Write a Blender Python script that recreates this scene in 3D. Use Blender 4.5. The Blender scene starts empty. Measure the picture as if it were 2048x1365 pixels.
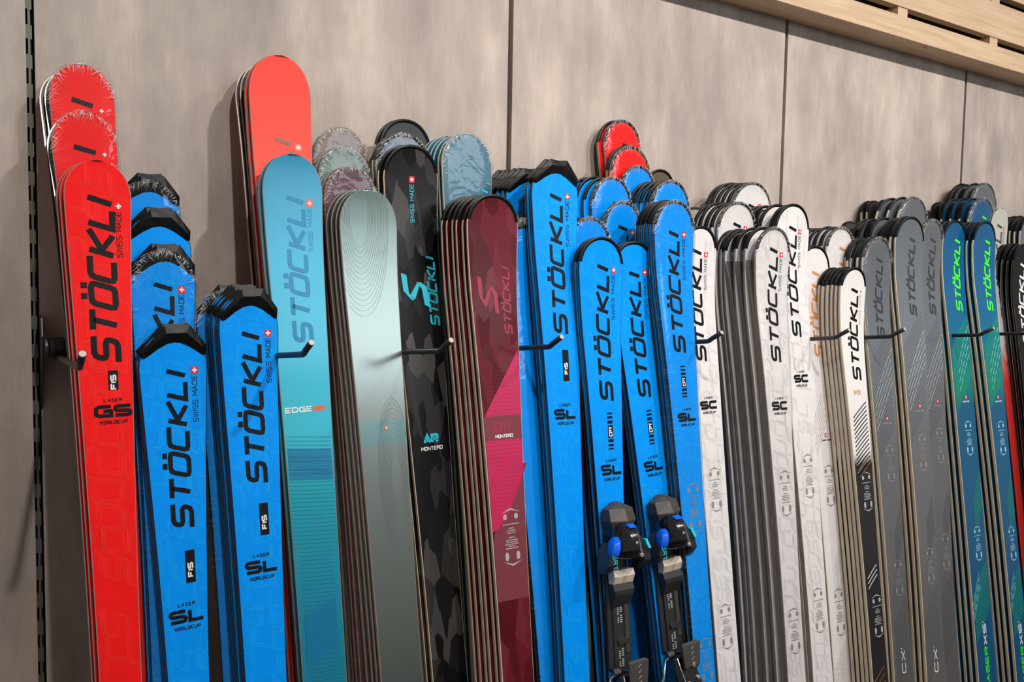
import bpy, math, random
from mathutils import Vector, Matrix
S = bpy.context.scene
col = S.collection

# ------------------------------------------------------------------ camera
FPX, CX, CY = 1680.0, 1024.0, 682.5
CAM_D, CAM_H = 1.687, 1.55
_h = Vector((2606, -64.5, FPX)).normalized()
_v = Vector((-.01745, 1, 0)); _v.z = -(_h.x*_v.x+_h.y*_v.y)/_h.z; _v.normalize()
_xc = _h; _zc = -_v; _yc = _zc.cross(_xc)
ROT = Matrix((_xc, _yc, _zc))                      # camera (right, down, forward) -> world
_r = ROT @ Vector(((81-CX)/FPX, (680-CY)/FPX, 1))
CAM = Vector((-_r.x/_r.y*CAM_D, -CAM_D, CAM_H))
cd = bpy.data.cameras.new('camera'); cam = bpy.data.objects.new('camera', cd); col.objects.link(cam)
cd.sensor_width = 36; cd.lens = FPX/2048*36; cd.clip_start = .02
right = ROT @ Vector((1, 0, 0)); down = ROT @ Vector((0, 1, 0)); fwd = ROT @ Vector((0, 0, 1))
M = Matrix((right, -down, -fwd)).transposed().to_4x4(); M.translation = CAM
cam.matrix_world = M
S.camera = cam

# ------------------------------------------------------------------ light, world, exposure
W = bpy.data.worlds.new('world'); S.world = W; W.use_nodes = True
bg = W.node_tree.nodes['Background']; bg.inputs[0].default_value = (1, .95, .9, 1); bg.inputs[1].default_value = .24
S.view_settings.view_transform = 'Standard'; S.view_settings.look = 'None'
S.view_settings.exposure = 0.0; S.view_settings.gamma = 1; S.view_settings.use_curve_mapping = False
S.cycles.transparent_max_bounces = 24
S.cycles.max_bounces = 5
def spot(x, y, z, tx, ty, tz, power, size, ang, rad=.035, blend=.6):
    l = bpy.data.lights.new('track_spot', 'SPOT'); o = bpy.data.objects.new('track_spot', l); col.objects.link(o)
    l.energy = power; l.spot_size = math.radians(ang); l.spot_blend = blend; l.shadow_soft_size = rad
    l.color = (1, .94, .88)
    o.location = (x, y, z)
    o.rotation_euler = (Vector((tx, ty, tz))-Vector((x, y, z))).to_track_quat('-Z', 'Y').to_euler()
    return o
for x, p in ((.30, 106), (1.15, 116), (2.0, 100), (2.85, 96), (3.7, 98)):
    spot(x, -1.96, 3.08, x-.05, 0, 1.50, p, 0, 92, blend=1.0)
# the shop's tall window opposite the rack, seen as soft highlights on the glossy skis
wl = bpy.data.lights.new('shop_window', 'AREA'); wo = bpy.data.objects.new('shop_window', wl); col.objects.link(wo)
wl.shape = 'RECTANGLE'; wl.size = 2.6; wl.size_y = .8; wl.energy = 38; wl.color = (.82, .91, 1.0)
wo.location = (3.1, -5.2, 2.85); wo.rotation_euler = (math.radians(80), 0, 0)

# ------------------------------------------------------------------ helpers
rnd = random.Random(4)
def lin(c):
    return tuple((v/12.92 if v <= .04045 else ((v+.055)/1.055)**2.4) for v in (k/255 for k in c))
MATS = {}
def mat(name, rgb, rough=.4, metal=0., coat=0., noise=0., nscale=40., bump=0., spec=.5):
    if name in MATS: return MATS[name]
    m = bpy.data.materials.new(name); m.use_nodes = True; nt = m.node_tree; b = nt.nodes['Principled BSDF']
    c = lin(rgb)+(1,)
    b.inputs['Roughness'].default_value = rough; b.inputs['Metallic'].default_value = metal
    b.inputs['Coat Weight'].default_value = coat; b.inputs['Coat Roughness'].default_value = .12
    b.inputs['Specular IOR Level'].default_value = spec
    tc = nt.nodes.new('ShaderNodeTexCoord'); n = nt.nodes.new('ShaderNodeTexNoise'); n.inputs['Scale'].default_value = nscale
    n.inputs['Detail'].default_value = 4
    nt.links.new(tc.outputs['Object'], n.inputs['Vector'])
    r = nt.nodes.new('ShaderNodeValToRGB'); nt.links.new(n.outputs['Fac'], r.inputs[0])
    k = noise if noise else .04
    r.color_ramp.elements[0].position = .3; r.color_ramp.elements[1].position = .7
    r.color_ramp.elements[0].color = tuple(max(0, v*(1-k)) for v in c[:3])+(1,)
    r.color_ramp.elements[1].color = tuple(min(1, v*(1+k)) for v in c[:3])+(1,)
    nt.links.new(r.outputs[0], b.inputs['Base Color'])
    if bump:
        bp = nt.nodes.new('ShaderNodeBump'); bp.inputs['Strength'].default_value = bump; bp.inputs['Distance'].default_value = .002
        nt.links.new(n.outputs['Fac'], bp.inputs['Height']); nt.links.new(bp.outputs[0], b.inputs['Normal'])
    MATS[name] = m
    return m
def uvnodes(m):
    nt = m.node_tree
    uv = nt.nodes.new('ShaderNodeUVMap'); sp = nt.nodes.new('ShaderNodeSeparateXYZ'); nt.links.new(uv.outputs[0], sp.inputs[0])
    return nt, uv, sp
def ramp_mat(name, stops, rough=.35, metal=0., coat=.3, interp='LINEAR', jitter=0., jscale=30):
    """colour printed along the ski's length: stops = (distance from tip in m, rgb)"""
    if name in MATS: return MATS[name]
    m = mat(name, (128, 128, 128), rough, metal, coat); nt, uv, sp = uvnodes(m)
    b = nt.nodes['Principled BSDF']
    r = nt.nodes.new('ShaderNodeValToRGB'); r.color_ramp.interpolation = interp
    el = r.color_ramp.elements
    while len(el) < len(stops): el.new(.5)
    for e, (p, c) in zip(el, stops): e.position = p/1.6; e.color = lin(c)+(1,)
    mt = nt.nodes.new('ShaderNodeMath'); mt.operation = 'MULTIPLY_ADD'
    mt.inputs[1].default_value = 1/1.6; mt.inputs[2].default_value = 0
    nt.links.new(sp.outputs[1], mt.inputs[0])
    src = mt.outputs[0]
    if jitter:
        n = nt.nodes.new('ShaderNodeTexNoise'); n.inputs['Scale'].default_value = jscale; nt.links.new(uv.outputs[0], n.inputs['Vector'])
        a = nt.nodes.new('ShaderNodeMath'); a.operation = 'MULTIPLY_ADD'; a.inputs[1].default_value = jitter; 
        nt.links.new(n.outputs['Fac'], a.inputs[0]); nt.links.new(src, a.inputs[2]); src = a.outputs[0]
    nt.links.new(src, r.inputs[0]); nt.links.new(r.outputs[0], b.inputs['Base Color'])
    return m
def camo_mat(name, cols, rough=.3):
    if name in MATS: return MATS[name]
    m = mat(name, (30, 30, 30), rough, 0, .0, spec=.2); nt, uv, sp = uvnodes(m); b = nt.nodes['Principled BSDF']
    mp = nt.nodes.new('ShaderNodeMapping'); mp.inputs['Scale'].default_value = (34, 13, 1); mp.inputs['Rotation'].default_value = (0, 0, .35)
    nt.links.new(uv.outputs[0], mp.inputs[0])
    vo = nt.nodes.new('ShaderNodeTexVoronoi'); vo.inputs['Scale'].default_value = 1; nt.links.new(mp.outputs[0], vo.inputs['Vector'])
    vo.distance = 'MANHATTAN'
    s2 = nt.nodes.new('ShaderNodeSeparateColor'); nt.links.new(vo.outputs['Color'], s2.inputs[0])
    r = nt.nodes.new('ShaderNodeValToRGB'); r.color_ramp.interpolation = 'CONSTANT'; el = r.color_ramp.elements
    while len(el) < len(cols): el.new(.5)
    for i, (e, c) in enumerate(zip(el, cols)): e.position = i/len(cols); e.color = lin(c)+(1,)
    nt.links.new(s2.outputs[0], r.inputs[0]); nt.links.new(r.outputs[0], b.inputs['Base Color'])
    mr = nt.nodes.new('ShaderNodeMapRange'); mr.inputs[3].default_value = .22; mr.inputs[4].default_value = .5
    nt.links.new(s2.outputs[1], mr.inputs[0]); nt.links.new(mr.outputs[0], b.inputs['Roughness'])
    return m
def mesh(name, verts, faces, m, parent=None, uvs=None, smooth=False):
    me = bpy.data.meshes.new(name); me.from_pydata(verts, [], faces)
    if uvs:
        l = me.uv_layers.new(name='UVMap'); vi = [0]*len(me.loops); me.loops.foreach_get('vertex_index', vi)
        flat = []
        for i in vi: flat += uvs[i]
        l.data.foreach_set('uv', flat)
    if smooth: me.polygons.foreach_set('use_smooth', [True]*len(me.polygons))
    me.materials.append(m); me.update()
    o = bpy.data.objects.new(name, me); col.objects.link(o)
    if parent: o.parent = parent
    return o
def box_vf(x0, x1, y0, y1, z0, z1, b=0.):
    vs = [(x, y, z) for x in (x0, x1) for y in (y0, y1) for z in (z0, z1)]
    fs = [(0, 1, 3, 2), (4, 6, 7, 5), (0, 4, 5, 1), (2, 3, 7, 6), (0, 2, 6, 4), (1, 5, 7, 3)]
    return vs, fs
def box(name, x0, x1, y0, y1, z0, z1, m, parent=None, bevel=0.):
    v, f = box_vf(x0, x1, y0, y1, z0, z1)
    o = mesh(name, v, f, m, parent)
    if bevel:
        md = o.modifiers.new('bevel', 'BEVEL'); md.width = bevel; md.segments = 2
    return o
def prism(name, pts, z0, z1, m, parent=None, top=None, bevel=0.):
    """extruded outline; pts in (x, y); top: scale of the upper outline about its centre"""
    n = len(pts); cx = sum(p[0] for p in pts)/n; cy = sum(p[1] for p in pts)/n; k = top or 1
    v = [(x, y, z0) for x, y in pts]+[(cx+(x-cx)*k, cy+(y-cy)*k, z1) for x, y in pts]
    f = [tuple(range(n))[::-1], tuple(range(n, 2*n))]+[(i, (i+1) % n, n+(i+1) % n, n+i) for i in range(n)]
    o = mesh(name, v, f, m, parent)
    if bevel:
        md = o.modifiers.new('bevel', 'BEVEL'); md.width = bevel; md.segments = 2
    return o
def tube(name, path, r, m, parent=None, seg=10, caps=True, squash=1.):
    V, Fc = [], []
    path = [Vector(p) for p in path]
    up = Vector((1, 0, 0))
    for i, p in enumerate(path):
        d = (path[min(i+1, len(path)-1)]-path[max(i-1, 0)]).normalized()
        a = up-d*up.dot(d)
        if a.length < .1: a = Vector((0, 0, 1)); a = a-d*a.dot(d)
        a.normalize(); b = d.cross(a)
        for k in range(seg):
            t = 2*math.pi*k/seg; V.append(p+a*math.cos(t)*r+b*math.sin(t)*r*squash)
    for i in range(len(path)-1):
        for k in range(seg):
            Fc.append((i*seg+k, i*seg+(k+1) % seg, (i+1)*seg+(k+1) % seg, (i+1)*seg+k))
    if caps: Fc += [tuple(range(seg))[::-1], tuple(range(len(V)-seg, len(V)))]
    o = mesh(name, [tuple(v) for v in V], Fc, m, parent)
    for i, pl in enumerate(o.data.polygons): pl.use_smooth = len(pl.vertices) == 4
    return o
def ray(u, v): return ROT @ Vector(((u-CX)/FPX, (v-CY)/FPX, 1))
def unp(u, v, d):
    r = ray(u, v); return CAM+r*((-d-CAM.y)/r.y)
def pix(P):
    c = ROT.transposed() @ (Vector(P)-CAM); return CX+FPX*c.x/c.z, CY+FPX*c.y/c.z

# ------------------------------------------------------------------ setting: wall, rails, floor, beams
def wall_material():
    m = mat('concrete_laminate', (176, 162, 151), .62, 0, 0, spec=.25); nt = m.node_tree; b = nt.nodes['Principled BSDF']
    tc = nt.nodes.new('ShaderNodeTexCoord')
    def nz(sc, scale, det, rough=.6):
        mp = nt.nodes.new('ShaderNodeMapping'); mp.inputs['Scale'].default_value = sc; nt.links.new(tc.outputs['Object'], mp.inputs[0])
        n = nt.nodes.new('ShaderNodeTexNoise'); n.inputs['Scale'].default_value = scale; n.inputs['Detail'].default_value = det
        n.inputs['Roughness'].default_value = rough
        nt.links.new(mp.outputs[0], n.inputs['Vector']); return n.outputs['Fac']
    a = nz((1, 1, .3), 9, 7, .62); c = nz((1, 1, 1), 2.2, 4); d = nz((3, 1, .25), 60, 3); e = nz((.35, 1, 3), 120, 2)
    def mix(x, y, w):
        q = nt.nodes.new('ShaderNodeMath'); q.operation = 'MULTIPLY_ADD'; q.inputs[1].default_value = w
        nt.links.new(y, q.inputs[0]); nt.links.new(x, q.inputs[2]); return q.outputs[0]
    s = mix(mix(mix(a, c, .8), d, .16), e, .07)
    r = nt.nodes.new('ShaderNodeValToRGB'); nt.links.new(s, r.inputs[0]); el = r.color_ramp.elements
    mr = nt.nodes.new('ShaderNodeMapRange'); mr.inputs[1].default_value = .80; mr.inputs[2].default_value = 1.23
    nt.links.new(s, mr.inputs[0]); nt.links.new(mr.outputs[0], r.inputs[0])
    el[0].position = .0; el[0].color = lin((150, 139, 133))+(1,)
    el[1].position = 1.; el[1].color = lin((194, 181, 171))+(1,)
    x = el.new(.5); x.color = lin((170, 158, 150))+(1,)
    nt.links.new(r.outputs[0], b.inputs['Base Color'])
    return m
WALLM = wall_material()
DARK = mat('dark_void', (14, 13, 12), .8)
wb = box('wall_back', -2.5, 7.0, .022, .06, 0, 3.2, DARK); wb['kind'] = 'structure'
RX = [-.96*1, 0, .969, 1.929, 2.8895, 3.85, 4.81, 5.77]
xl = unp(50, 10, 0).x; xr = unp(67.5, 10, 0).x
for i, x in enumerate(RX[:-1]):
    lo = x+(.0065); hi = RX[i+1]-(.0065)
    if i == 0: hi = xl
    if i == 1: lo = xr
    p = box('panel', lo, hi, 0, .02, 0.0, 3.2, WALLM, wb, .0008)
p = box('panel', -2.5, -.9665, 0, .02, 0, 3.2, WALLM, wb, .0008)
p = box('panel', 5.7765, 7.0, 0, .02, 0, 3.2, WALLM, wb, .0008)
RAILM = mat('rail_grey', (92, 92, 86), .55, .3)
def rail(x, xa, xb, full):
    w = xb-xa
    vs, fs = [], []
    def add(x0, x1, y0, y1, z0, z1):
        v, f = box_vf(x0, x1, y0, y1, z0, z1); n = len(vs); vs.extend(v); fs.extend(tuple(k+n for k in q) for q in f)
    if full:
        add(xa+w*.27, xa+w*.55, .004, .020, 0, 3.2)
        z = .01
        while z < 3.18:
            add(xa+w*.0, xa+w*.272, .004, .020, z, z+.0235); add(xa+w*.548, xa+w*.74, .004, .020, z-.001, z+.0225); z += .05
    else:
        add(xa+.0005, xb-.0005, .014, .0215, 0, 3.2)
    o = mesh('shelf_standard', vs, fs, RAILM if full else mat('rail_brown', (62, 52, 46), .6), wb)
    return o
rail(0, xl, xr, True)
for x in RX[2:7]: rail(x, x-.0065, x+.0065, False)
fl = box('floor', -2.5, 7, -4.5, .06, -.05, 0, mat('floor_grey', (88, 82, 76), .55, noise=.12, nscale=3)); fl['kind'] = 'structure'

def wood_mat():
    m = mat('spruce_wood', (222, 190, 150), .5); nt = m.node_tree; b = nt.nodes['Principled BSDF']
    tc = nt.nodes.new('ShaderNodeTexCoord'); mp = nt.nodes.new('ShaderNodeMapping'); mp.inputs['Scale'].default_value = (.7, 14, 14)
    nt.links.new(tc.outputs['Object'], mp.inputs[0])
    n = nt.nodes.new('ShaderNodeTexNoise'); n.inputs['Scale'].default_value = 6; n.inputs['Detail'].default_value = 5
    nt.links.new(mp.outputs[0], n.inputs['Vector'])
    r = nt.nodes.new('ShaderNodeValToRGB'); nt.links.new(n.outputs['Fac'], r.inputs[0])
    r.color_ramp.elements[0].position = .3; r.color_ramp.elements[0].color = lin((184, 154, 122))+(1,)
    r.color_ramp.elements[1].position = .7; r.color_ramp.elements[1].color = lin((206, 180, 150))+(1,)
    mp2 = nt.nodes.new('ShaderNodeMapping'); mp2.inputs['Scale'].default_value = (2.2, 9, 6); nt.links.new(tc.outputs['Object'], mp2.inputs[0])
    v = nt.nodes.new('ShaderNodeTexVoronoi'); v.inputs['Scale'].default_value = 1.6; nt.links.new(mp2.outputs[0], v.inputs['Vector'])
    k = nt.nodes.new('ShaderNodeValToRGB'); nt.links.new(v.outputs['Distance'], k.inputs[0])
    k.color_ramp.elements[0].position = .035; k.color_ramp.elements[0].color = (1, 1, 1, 1)
    k.color_ramp.elements[1].position = .075; k.color_ramp.elements[1].color = (0, 0, 0, 1)
    mx = nt.nodes.new('ShaderNodeMix'); mx.data_type = 'RGBA'
    nt.links.new(k.outputs[0], mx.inputs[0]); nt.links.new(r.outputs[0], mx.inputs[6]); mx.inputs[7].default_value = lin((140, 92, 58))+(1,)
    nt.links.new(mx.outputs[2], b.inputs['Base Color'])
    return m
WOOD = wood_mat()
fas = bpy.data.objects.new('timber_fascia', None); col.objects.link(fas); fas.location = (0, 0, 0)
fas['kind'] = 'structure'
ZB = 2.341
box('beam', -1.9, 7, -.098, -.0005, ZB, ZB+.066, WOOD, fas, .0015)
z = ZB+.066
for k, hgt in enumerate((.118, .118, .118)):
    z += .026
    box('board', -1.9, 7, -.098, -.070, z, z+hgt, WOOD, fas, .0015)
    for x in (-.6, .4, 1.3, unp(1786, 18, .06).x, unp(1982, 84, .085).x, 3.55, 4.4, 5.3):
        box('spacer', x-.025, x+.025, -.094, -.03, z-.0255, z-.0005, WOOD, fas)
    z += hgt
box('backing', -1.9, 7, -.029, -.0005, ZB+.067, z, mat('fascia_dark', (40, 40, 42), .7), fas)
# ------------------------------------------------------------------ stroke lettering
G = {
 'S': (1, [[(1,1),(.2,1),(.04,.93),(0,.8),(0,.68),(.06,.55),(.2,.5),(.8,.5),(.94,.45),(1,.32),(1,.2),(.96,.07),(.8,0),(0,0)]]),
 'T': (1, [[(0,1),(1,1)], [(.5,1),(.5,0)]]),
 'O': (1, [[(.2,1),(.8,1),(.95,.95),(1,.8),(1,.2),(.95,.05),(.8,0),(.2,0),(.05,.05),(0,.2),(0,.8),(.05,.95),(.2,1)]]),
 'C': (1, [[(1,1),(.2,1),(.05,.95),(0,.8),(0,.2),(.05,.05),(.2,0),(1,0)]]),
 'K': (1, [[(0,0),(0,1)], [(1,1),(.12,.48),(1,0)]]),
 'L': (.9, [[(0,1),(0,0),(1,0)]]), 'I': (.0, [[(0,0),(0,1)]]),
 'W': (1.2, [[(0,1),(.25,0),(.5,1),(.75,0),(1,1)]]), 'M': (1.1, [[(0,0),(0,1),(.5,.35),(1,1),(1,0)]]),
 'A': (1, [[(0,0),(.5,1),(1,0)], [(.2,.32),(.8,.32)]]), 'D': (1, [[(0,0),(0,1),(.75,1),(1,.75),(1,.25),(.75,0),(0,0)]]),
 'E': (.9, [[(1,1),(0,1),(0,0),(1,0)], [(0,.5),(.85,.5)]]), 'R': (1, [[(0,0),(0,1),(.8,1),(1,.9),(1,.6),(.8,.5),(0,.5)], [(.55,.5),(1,0)]]),
 'U': (1, [[(0,1),(0,.2),(.2,0),(.8,0),(1,.2),(1,1)]]), 'P': (1, [[(0,0),(0,1),(.8,1),(1,.9),(1,.55),(.8,.42),(0,.42)]]),
 'F': (.9, [[(0,0),(0,1),(1,1)], [(0,.5),(.85,.5)]]), 'G': (1, [[(1,1),(.2,1),(0,.8),(0,.2),(.2,0),(1,0),(1,.5),(.5,.5)]]),
 'X': (1, [[(0,0),(1,1)], [(0,1),(1,0)]]), 'N': (1, [[(0,0),(0,1),(1,0),(1,1)]]),
 '8': (1, [[(.2,.52),(0,.7),(0,.85),(.2,1),(.8,1),(1,.85),(1,.7),(.8,.52),(.2,.52),(0,.35),(0,.15),(.2,0),(.8,0),(1,.15),(1,.35),(.8,.52)]]),
 '!': (.0, [[(0,1),(0,.75)]]), '+': (1, [[(.5,0),(.5,1)], [(0,.5),(1,.5)]]),
 ' ': (.6, []),
}
def word_lines(txt, h, gw, gap, shear=0., umlaut=False):
    """polylines in (x along reading, y up); h letter height, gw glyph width, gap between"""
    out, x = [], 0.
    for i, c in enumerate(txt):
        w, pl = G[c]; w *= gw
        for p in pl: out.append([(x+a*w+b*h*shear, b*h) for a, b in p])
        if umlaut and c == 'O':
            y = h*1.30
            out.append([(x+w*.08+y*shear, y), (x+w*.38+y*shear, y)]); out.append([(x+w*.62+y*shear, y), (x+w*.92+y*shear, y)])
        x += w+gap
    return out, x-gap
class Ink:
    """flat print on a ski face: (w, s) coordinates, w across, s distance from the tip"""
    def __init__(s, sk, lift): s.v = []; s.f = []; s.sk = sk; s.lift = lift
    def pt(s, w, d):
        s.v.append(s.sk.surf(w, d, s.lift)); return len(s.v)-1
    def inside(s, w, d, mg=.002): return abs(w) < s.sk.hw(d)-mg and d > .004
    def stroke(s, pl, wd, clip=False):
        q = []
        for a, b in zip(pl, pl[1:]):
            n = max(1, int(math.hypot(a[0]-b[0], a[1]-b[1])/.010))
            for k in range(n): q.append((a[0]+(b[0]-a[0])*k/n, a[1]+(b[1]-a[1])*k/n))
        q.append(pl[-1])
        closed = len(pl) > 3 and pl[0] == pl[-1]
        N = len(q); L = []
        for i in range(N):
            p0 = q[i-1] if i else (q[-2] if closed else None); p1 = q[i+1] if i < N-1 else (q[1] if closed else None)
            def nrm(a, b):
                dx, dy = b[0]-a[0], b[1]-a[1]; l = math.hypot(dx, dy) or 1; return (-dy/l, dx/l)
            if p0 is None: n = nrm(q[i], p1); k = 1
            elif p1 is None: n = nrm(p0, q[i]); k = 1
            else:
                a, b = nrm(p0, q[i]), nrm(q[i], p1); n = (a[0]+b[0], a[1]+b[1]); l = math.hypot(*n) or 1; n = (n[0]/l, n[1]/l)
                k = 1/max(.45, n[0]*a[0]+n[1]*a[1])
            L.append(((q[i][0]+n[0]*wd/2*k, q[i][1]+n[1]*wd/2*k), (q[i][0]-n[0]*wd/2*k, q[i][1]-n[1]*wd/2*k)))
        prev = None
        for i, (a, b) in enumerate(L):
            ok = (not clip) or (s.inside(*a) and s.inside(*b))
            cur = (s.pt(*a), s.pt(*b)) if ok else None
            if cur and prev: s.f.append((prev[0], cur[0], cur[1], prev[1]))
            prev = cur
    def poly(s, pts):
        s.f.append(tuple(s.pt(*p) for p in pts))
    def disc(s, w, d, rw, rs):
        s.poly([(w+rw*math.cos(t*math.pi/6), d+rs*math.sin(t*math.pi/6)) for t in range(12)])
    def vword(s, txt, s0, s1, w0, h, wd, shear=0., um=False, gapf=.32, clip=False):
        """reads up the ski from s1 (start) to s0 (end); letter tops point left; w0 = baseline side"""
        n = sum(G[c][0] for c in txt); g = len(txt)-1
        tot = s1-s0-wd-abs(shear)*h
        gw = tot/(n+g*gapf); 
        pl, x = word_lines(txt, h-wd, gw, gw*gapf, shear, um)
        for p in pl: s.stroke([(w0-wd/2-b, s1-wd/2-a) for a, b in p], wd, clip)
    def hword(s, txt, w0, w1, sb, h, wd, shear=0., gapf=.35, tilt=0.):
        n = sum(G[c][0] for c in txt); g = len(txt)-1
        gw = (w1-w0-wd)/(n+g*gapf); pl, x = word_lines(txt, h-wd, gw, gw*gapf, shear)
        for p in pl: s.stroke([(w0+wd/2+a, sb-wd/2-b) for a, b in p], wd)
    def emit(s, name, m, parent):
        if not s.f: return None
        v = [tuple(p) for p in s.v]
        o = mesh(name, v, s.f, m, parent)
        if name in ('topsheet_pattern', 'mounting_marks', 'fine_print', 'dot_print', 'stripe_print'): o['kind'] = 'stuff'
        return o
INK = dict(black=mat('ink_black', (15, 17, 22), .4, spec=.2), white=mat('ink_white', (232, 232, 230), .4),
           red=mat('ink_red', (214, 30, 45), .4), cyan=mat('ink_cyan', (30, 190, 215), .4), orange=mat('ink_orange', (214, 140, 86), .4),
           green=mat('ink_green', (70, 245, 40), .4), tealblue=mat('ink_teal_blue', (20, 132, 180), .4), grey=mat('ink_grey', (140, 136, 134), .5),
           dimgrey=mat('ink_dim_grey', (52, 55, 62), .45), rust=mat('ink_rust', (120, 70, 55), .45), silver=mat('ink_silver', (170, 172, 175), .4),
           vermil=mat('ink_vermilion', (240, 100, 60), .4), pink=mat('ink_pink', (190, 22, 84), .4), dullpink=mat('ink_dull_pink', (150, 38, 66), .4),
           mblue=mat('motif_blue', (24, 172, 255), .4, spec=.12), mred=mat('motif_red', (248, 54, 48), .4, spec=.15), mwhite=mat('motif_white', (214, 211, 214), .45),
           streak=mat('streak_silver', (178, 184, 190), .4), dstreak=mat('streak_dark', (78, 84, 92), .4), gstreak=mat('streak_green', (36, 185, 110), .4),
           bstreak=mat('streak_pale_blue', (150, 200, 225), .4), camogrey=mat('camo_grey', (88, 84, 82), .5), maroonl=mat('camo_maroon', (118, 46, 58), .5))

# ------------------------------------------------------------------ ski models
SIDE = dict(black=mat('sidewall_black', (20, 20, 22), .35, coat=.3), beige=mat('sidewall_beige', (214, 198, 172), .5, noise=.1, nscale=20),
            red=mat('sidewall_red', (150, 10, 18), .35), film=mat('sidewall_under_film', (116, 106, 100), .4, noise=.55, nscale=55, bump=.8), tan=mat('sidewall_tan', (196, 164, 146), .5, noise=.1, nscale=20),
            grey=mat('sidewall_grey', (138, 128, 120), .5, noise=.2, nscale=30))
STEEL = mat('steel_edge', (170, 160, 150), .35, .8)
RIMM = mat('bright_rim', (190, 184, 178), .3, .6)
BASE_BLACK = mat('base_black', (24, 24, 26), .4); BASE_GREY = mat('base_grey', (132, 122, 118), .5)
GUARD = mat('guard_black', (7, 7, 8), .4, spec=.2)
TOP = dict(
 blue=mat('top_blue', (0, 146, 246), .36, spec=.12), red=mat('top_red', (242, 26, 26), .36, spec=.15),
 orange=mat('top_orange', (222, 46, 22), .36, .12, coat=.05, spec=.3, noise=.03, nscale=8),
 teal=ramp_mat('top_teal', [(0, (8, 124, 160)), (.2, (40, 160, 192)), (.5, (56, 184, 206)), (.62, (20, 160, 176)), (.8, (16, 140, 170)), (1.1, (0, 120, 150))], .35, .25),  # lighter middle: window reflection painted into the teal
 greysilver=ramp_mat('top_silver', [(0, (104, 118, 112)), (.2, (138, 150, 144)), (.43, (156, 166, 162)), (.435, (136, 172, 172)), (.475, (136, 172, 172)), (.48, (156, 166, 162)), (.9, (122, 131, 126))], .25, .8, .0),  # narrow teal band is print; darker tip and pale middle are painted-in metallic sheen
 camo=camo_mat('top_camo', [(12, 12, 13), (26, 25, 26), (66, 63, 62), (16, 16, 17), (46, 44, 45)]),
 darkteal=mat('top_dark_teal', (0, 88, 112), .3, coat=.3, noise=.15, nscale=6),
 maroon=camo_mat('top_maroon', [(84, 14, 26), (100, 24, 36), (78, 12, 22), (106, 34, 46)]),
 plum=mat('top_plum', (88, 50, 62), .45, noise=.15, nscale=9), brown=mat('top_brown', (120, 104, 96), .45, noise=.2, nscale=12),
 sage=mat('top_sage', (98, 116, 110), .4, .2, noise=.12, nscale=12), slate=mat('top_slate', (92, 108, 126), .35, noise=.1, nscale=8),
 darkbrown=mat('top_dark_brown', (84, 70, 56), .5),
 white=mat('top_white', (226, 222, 222), .33, coat=.3),
 mxblack=ramp_mat('top_white_black', [(0, (228, 226, 224)), (.47, (228, 226, 224)), (.50, (30, 29, 31)), (1.0, (30, 29, 31)), (1.25, (60, 46, 40))], .35, 0, .3, 'LINEAR'),
 gunmetal=ramp_mat('top_gunmetal', [(0, (104, 110, 116)), (.4, (126, 133, 142)), (.6, (112, 114, 118)), (1.2, (106, 104, 105))], .35, .25),
 bluegreen=ramp_mat('top_blue_green', [(0, (0, 84, 130)), (.25, (0, 98, 148)), (.4, (0, 112, 142)), (.5, (0, 122, 120)), (.56, (0, 90, 128)), (1.0, (0, 84, 128))], .3, .1),
 silverred=ramp_mat('top_silver_red', [(0, (190, 188, 180)), (.46, (190, 190, 184)), (.52, (206, 110, 98)), (.58, (204, 44, 36)), (1, (190, 30, 26))], .4, .2, .2, 'LINEAR', .03, 260),
 black=mat('top_black', (18, 18, 20), .3, coat=.08, spec=.3),
)
FILM = None
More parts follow.
